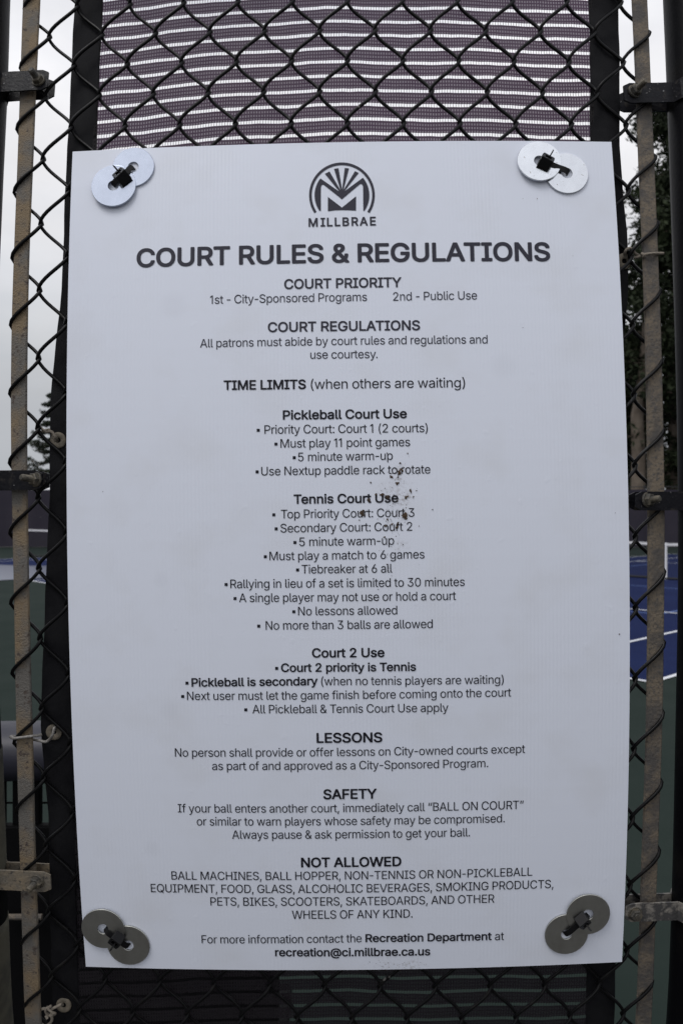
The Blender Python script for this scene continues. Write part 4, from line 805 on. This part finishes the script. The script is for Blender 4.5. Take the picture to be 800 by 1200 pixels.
line('heading', [('TIME LIMITS', H_, 11.4, 262.2, 457.2, 358.4, 456.0), ('(when others are waiting)', 0.0, 11.4, 364.2, 455.9, 544.6, 453.9)], ink)
bd, g1 = 11.2, 10.2
line('heading', [('Pickleball Court Use', B_, bd, 331.5, 492.0, 476.5, 490.1)], ink)
for r_ in (('Priority Court: Court 1 (2 courts)', 310.0, 508.5, 500.9, 506.4, 300.9), ('Must play 11 point games', 328.7, 524.7, 480.3, 522.8, 321.6), ('5 minute warm-up', 349.3, 540.6, 460.0, 538.8, 343.0), ('Use Nextup paddle rack to rotate', 306.2, 557.2, 504.0, 554.8, 299.6)):
    line('text_line', [(r_[0], RG, g1, r_[1], r_[2], r_[3], r_[4], r_[5])], ink)
line('heading', [('Tennis Court Use', B_, bd, 344.1, 590.6, 466.6, 588.8)], ink)
for r_ in (('Top Priority Court: Court 3', 329.3, 607.5, 485.3, 605.5, 319.1), ('Secondary Court: Court 2', 328.7, 624.0, 482.8, 621.8, 321.8), ('5 minute warm-up', 350.7, 640.0, 461.6, 638.2, 343.8), ('Must play a match to 6 games', 315.8, 656.6, 497.1, 654.3, 309.2),
           ('Tiebreaker at 6 all', 353.5, 672.1, 459.4, 670.9, 346.9), ('Rallying in lieu of a set is limited to 30 minutes', 270.1, 689.2, 544.1, 686.6, 263.3), ('A single player may not use or hold a court', 280.3, 705.6, 533.9, 703.0, 273.7),
           ('No lessons allowed', 349.3, 721.1, 465.2, 719.9, 342.5), ('No more than 3 balls are allowed', 311.4, 737.9, 506.7, 735.9, 301.5)):
    line('text_line', [(r_[0], RG, g1, r_[1], r_[2], r_[3], r_[4], r_[5])], ink)
line('heading', [('Court 2 Use', B_, bd, 365.6, 770.7, 450.3, 770.0)], ink)
line('heading', [('Court 2 priority is Tennis', .017, 10.3, 329.4, 787.5, 487.2, 786.2, 322.5)], ink)
line('text_line', [('Pickleball is secondary', .017, 10.3, 224.7, 804.8, 372.2, 802.9, 217.5), ('(when no tennis players are waiting)', RG, 10.0, 376.3, 803.1, 589.7, 801.0)], ink)
line('text_line', [('Next user must let the game finish before coming onto the court', RG, 10.0, 219.4, 820.3, 598.4, 816.1, 212.5)], ink)
line('text_line', [('All Pickleball & Tennis Court Use apply', RG, 10.0, 295.9, 835.9, 525.0, 833.9, 286.3)], ink)
line('heading', [('LESSONS', H_, 11.9, 370.9, 870.6, 447.8, 869.8)], ink)
line('text_line', [('No person shall provide or offer lessons on City-owned courts except', RG, 9.9, 205.3, 886.6, 614.7, 882.2)], ink)
line('text_line', [('as part of and approved as a City-Sponsored Program.', RG, 9.9, 248.8, 902.3, 571.6, 898.9)], ink)
line('heading', [('SAFETY', H_, 11.9, 378.8, 936.7, 441.3, 935.8)], ink)
line('text_line', [('If your ball enters another court, immediately call \u201cBALL ON COURT\u201d', RG, 9.9, 208.8, 951.9, 613.1, 947.8)], ink)
line('text_line', [('or similar to warn players whose safety may be compromised.', RG, 9.9, 230.9, 967.2, 590.9, 963.5)], ink)
line('text_line', [('Always pause & ask permission to get your ball.', RG, 9.9, 272.2, 982.8, 550.3, 980.0)], ink)
line('heading', [('NOT ALLOWED', H_, 11.6, 352.8, 1016.4, 470.0, 1015.0)], ink)
line('text_line', [('BALL MACHINES, BALL HOPPER, NON-TENNIS OR NON-PICKLEBALL', RG, 9.8, 201.3, 1030.6, 623.1, 1026.0)], ink)
line('text_line', [('EQUIPMENT, FOOD, GLASS, ALCOHOLIC BEVERAGES, SMOKING PRODUCTS,', RG, 9.8, 177.2, 1045.3, 647.8, 1040.4)], ink)
line('text_line', [('PETS, BIKES, SCOOTERS, SKATEBOARDS, AND OTHER', RG, 9.8, 246.9, 1061.0, 578.8, 1057.6)], ink)
line('text_line', [('WHEELS OF ANY KIND.', RG, 9.8, 342.2, 1076.7, 483.1, 1075.1)], ink)
line('text_line', [('For more information contact the', RG, 9.6, 236.6, 1105.3, 423.6, 1104.0), ('Recreation Department', .017, 9.6, 428.1, 1104.0, 575.6, 1101.6), ('at', RG, 9.6, 579.4, 1101.6, 590.0, 1101.4)], ink)
line('text_line', [('recreation@ci.millbrae.ca.us', .017, 9.8, 322.5, 1120.6, 503.8, 1119.4)], ink)

# round emblem: open ring, letter M with sun rays, and the town's name below
emb = []
q5 = lambda x, y: UVp(330 + x / 5.714, 180 + y / 5.714, 0)
cxp, cyp = 403.0, 279.5
ringV = []; n = 60
for i in range(n + 1):
    a_ = R(-33 + 246 * i / n)
    for r_ in (219.5, 202.0): ringV.append(q5(cxp + r_ * math.cos(a_), cyp - r_ * math.sin(a_)))
ring = link_mesh('emblem', [S(a_, b2, INK) for a_, b2 in ringV], [(2 * i, 2 * i + 1, 2 * i + 3, 2 * i + 2) for i in range(n)], inkt, sign)
def poly(pts, name, parent):
    uvp = [q5(x, y) for x, y in pts]; tri = mathutils.geometry.tessellate_polygon([[Vector((a_, b2, 0)) for a_, b2 in uvp]])
    return link_mesh(name, [S(a_, b2, INK) for a_, b2 in uvp], tri, inkt, parent)
ri = 183.0
arcL = [(cxp + ri * math.cos(R(a_)), cyp - ri * math.sin(R(a_))) for a_ in range(142, 216, 4)]
arcR = [(cxp + ri * math.cos(R(a_)), cyp - ri * math.sin(R(a_))) for a_ in range(-36, 41, 4)]
body = arcL + [(262, 385), (262, 228), (265, 215), (273, 208), (282, 210), (403, 306), (522, 206), (532, 203), (540, 209), (544, 222), (546, 380)] + arcR
body += [(416, 256), (515, 130), (490, 118), (412, 247), (450, 100), (422, 97), (404, 243), (380, 98), (350, 103), (394, 247), (320, 120), (289, 136), (388, 257)]
poly(body, 'sunburst', ring)
poly([(309, 290), (403, 362), (497, 286), (497, 382), (450, 379), (403, 378), (355, 380), (309, 386)], 'letter_base', ring)
v, f = glyphs('MILLBRAE', .022, 1.2); v, f = place(v, f, 361.5, 266.1, 440.3, 264.3, 10.4)
link_mesh('lettering', [S(*p) for p in v], f, inkt, ring)

# dried mud spatter
mb = MB(); rnd = random.Random(9)
def blob(px, py, r_, ang=None, st=1.0):
    c = UVp(px, py); n = 11; ang = rnd.uniform(0, 3.14) if ang is None else ang; rim = []; k_ = 1 / 1072
    for j in range(n):
        a_ = 2 * math.pi * j / n; q_ = r_ * rnd.uniform(.55, 1.25); x = q_ * math.cos(a_) * st; y = q_ * math.sin(a_)
        rim.append((c[0] + k_ * (x * math.cos(ang) - y * math.sin(ang)), c[1] + k_ * (x * math.sin(ang) + y * math.cos(ang))))
    k = len(mb.v); mb.v += [S(a_, b2, INK - .0002) for a_, b2 in rim] + [S(c[0], c[1], INK - .0002 - k_ * min(r_, 1.4) * .5)]
    mb.f += [(k + j, k + (j + 1) % n, k + n) for j in range(n)]
d6 = lambda x, y: (400 + x / 6.667, 530 + y / 6.667)
for x, y, r_, st in ((450, 158, 2.0, 1.6), (470, 140, 1.1, 1.8), (455, 85, .8, 1.5), (388, 192, 1.4, 1.5), (440, 192, 1.0, 1), (434, 243, 1.8, 1), (228, 237, .9, 1), (540, 303, 1.0, 2.6), (585, 300, .5, 1.5), (505, 352, 1.3, 1.6), (560, 348, .8, 1), (212, 372, 1.7, 1.4), (360, 352, 2.1, 1.2), (318, 330, 1.3, 2.0), (268, 330, .8, 1.5),
                    (158, 478, 2.0, 1.5), (170, 455, 1.2, 1.3), (490, 495, 2.3, 1.5), (505, 515, 1.2, 1), (360, 525, .8, 2), (345, 577, 1.0, 1.4), (395, 562, 1.0, 1), (440, 555, 1.1, 2), (432, 585, 1.2, 1.6), (710, 447, .7, 1), (335, 662, .9, 1.2), (516, 10, .8, 1), (140, 530, .6, 1), (605, 577, .5, 1), (480, 720, .5, 1)):
    blob(*d6(x, y), r_ * 1.25, st=st)
for _ in range(150):
    a_ = rnd.gauss(0, 1); b2 = rnd.gauss(0, 1); blob(464 + a_ * 11 - b2 * 5, 590 + b2 * 32, abs(rnd.gauss(.26, .14)) + .1)
for px, py, r_ in ((725, 743, .9), (670.5, 300, .35), (121, 576, .5), (720, 601, .5), (612, 384, .5), (629, 233, .6), (272, 970, .5), (278, 975, .45), (274, 982, .4), (612, 233, .4)): blob(px, py, r_)
for _ in range(45): blob(460 + rnd.gauss(0, 22), 1131 + rnd.gauss(0, 3), abs(rnd.gauss(.25, .12)) + .1)
mb.build('mud_spatter', M['dirt'], sign)['kind'] = 'stuff'

# ------------------------------------------------------------------ washers and zip ties at the four corners
def washer(px, py, Rpx, lift, tilt, m, label, hole=(0, 0)):
    """big fender washer lying on the sign; tilt leans it where it overlaps its neighbour"""
    off = -lift; x, z = P(px, py, off); c = W(x, z, off); k_ = (c.y) / F
    Ro = Rpx * k_; Ri = 6.3 * k_; th_ = .0016; n = 56
    nrm = Vector((0, -1, 0)); dz = 2 * AZ * (z - BZ); dx = 2 * AX * (x - BX); nrm = Vector((dx + tilt[0], -1, dz + tilt[1])).normalized()
    u = Vector((0, 0, 1)).cross(nrm).normalized(); v_ = nrm.cross(u)
    t = []; b2 = .0003
    prof = [(Ri, 0), (Ri, th_ - b2), (Ri + b2, th_), (Ro - b2, th_), (Ro, th_ - b2), (Ro, 0)]
    o = bpy.data.objects.new('washer', None)
    V = []
    for j in range(n):
        a_ = 2 * math.pi * j / n
        for i, (r_, h) in enumerate(prof): V.append((u * math.cos(a_) + v_ * math.sin(a_)) * r_ + nrm * h)
    kk = len(prof); FC = [(j * kk + i, j * kk + (i + 1) % kk, ((j + 1) % n) * kk + (i + 1) % kk, ((j + 1) % n) * kk + i) for j in range(n) for i in range(kk)]
    o = link_mesh('washer', V, FC, m); o.location = c; tag(o, label, 'washer', 'fender washers at the corners of the sign'); return c, nrm
def oriented_box(mb, c, ux, uy, uz, d, bev=.0006):
    mb.box((-d[0] / 2, -d[1] / 2, -d[2] / 2), (d[0] / 2, d[1] / 2, d[2] / 2), bev, lambda q_: c + ux * q_.x + uy * q_.y + uz * q_.z)
def zip_tie(hole_a, hole_b, head, label, tail=(0, 0), hs=.0125):
    """ratchet head on the washers with its strap diving into both holes"""
    A = PP(*hole_a, .0); B = PP(*hole_b, .0); H = PP(*head, -.006)
    t = empty('zip_tie', H); tag(t, label, 'zip tie', 'zip ties at the corners of the sign')
    d = (B - A); d.y = 0; d.normalize(); up = Vector((0, -1, 0)); sd_ = d.cross(up).normalized(); wd = .0062
    def ribbon(pts, name):
        pts = spline(pts, 6); V = []; n = len(pts); mb = MB()
        for i, p in enumerate(pts):
            tg = (pts[min(n - 1, i + 1)] - pts[max(0, i - 1)]).normalized(); nn = tg.cross(sd_).normalized()
            for a_, b2 in ((-1, -1), (1, -1), (1, 1), (-1, 1)): V.append(p + sd_ * wd / 2 * a_ + nn * .0007 * b2)
        mb.add(V, [(i * 4 + j, i * 4 + (j + 1) % 4, (i + 1) * 4 + (j + 1) % 4, (i + 1) * 4 + j) for i in range(n - 1) for j in range(4)] + [(3, 2, 1, 0), tuple((n - 1) * 4 + j for j in range(4))])
        mb.build(name, M['zip'], t)
    ins = Vector((0, .011, 0)); o1 = Vector((0, -.0045, 0)); o2 = Vector((0, -.0075, 0))
    ribbon([A + ins, A - d * .001, A + d * .003 + o1, A.lerp(H, .6) + Vector((0, -.002, 0)), H], 'strap')
    ribbon([H, H.lerp(B, .5) + Vector((0, -.002, 0)), B - d * .003 + o1, B + d * .001, B + ins], 'strap')
    # head: chamfered block with a recessed slot frame, and the clipped tail poking out
    tl = Vector((tail[0], -.7, tail[1])).normalized(); ux = d; uz = (tl - ux * tl.dot(ux)).normalized(); uy = uz.cross(ux)
    mb = MB(); hw = hs * .95
    # frame of four walls round the slot
    for s_ in (-1, 1):
        oriented_box(mb, H + uy * s_ * hw * .36, ux, uy, uz, (hs * .86, hw * .28, hs * .78), .0008)
        oriented_box(mb, H + ux * s_ * hs * .34, ux, uy, uz, (hs * .24, hw * .5, hs * .74), .0005)
    oriented_box(mb, H - uz * hs * .12, ux, uy, uz, (hs * .5, hw * .5, hs * .4), .0004)
    mb.build('head', M['zip'], t)
    mb = MB(); oriented_box(mb, H + uz * hs * .5 + ux * hs * .05, ux, uy, uz, (.0014, wd, hs * .75), .0003); mb.build('tail', M['zip'], t)
# upper left
washer(156.7, 196.5, 24.7, .0006, (0, 0), M['zinc'], 'bluish washer at the sign\'s upper left corner, tucked under its neighbour')
washer(133.6, 218.2, 26.3, .0028, (.03, .03), M['zinc'], 'bluish washer at the sign\'s upper left corner, lying on top of its neighbour')
zip_tie((134, 217), (156, 197), (143, 207), 'zip tie at the upper left corner of the sign with a pointed tail', (-.25, .75), .0165)
# upper right
washer(663.2, 203.6, 25.4, .0006, (0, 0), M['zinc_sky'], 'bright clean washer at the sign\'s upper right corner, tucked under its neighbour')
washer(631.3, 189.2, 25.8, .0028, (-.02, .05), M['zinc_sky'], 'scuffed washer at the sign\'s upper right corner, lying on top of its neighbour')
zip_tie((636, 188), (664, 203), (639, 190), 'zip tie at the upper right corner of the sign with a long visible strap', (.1, .8), .0165)
# lower left
washer(151, 1107, 25.3, .0006, (0, 0), M['zinc_ground'], 'dark grey washer at the sign\'s lower left corner, tucked under its neighbour')
washer(121.3, 1087.6, 25.6, .0028, (.02, -.03), M['zinc_ground'], 'dark grey washer at the sign\'s lower left corner, overhanging the sign edge')
zip_tie((125, 1088), (151, 1107), (137, 1101), 'zip tie at the lower left corner of the sign with its head turned down', (.05, -.6), .0150)
# lower right
washer(662.8, 1094, 25.6, .0006, (0, 0), M['zinc_ground'], 'dark brownish washer at the sign\'s lower right corner, tucked under its neighbour')
washer(688.3, 1070.8, 25.8, .0028, (-.02, -.02), M['zinc_ground'], 'dark brownish washer at the sign\'s lower right corner, lying on top of its neighbour')
zip_tie((661, 1093), (687, 1072), (682, 1079), 'zip tie at the lower right corner of the sign with a tilted head', (.5, -.45), .0150)
if SC.get('dbg') is None: print('text stretch', [round(s_, 2) for s_ in STATS])
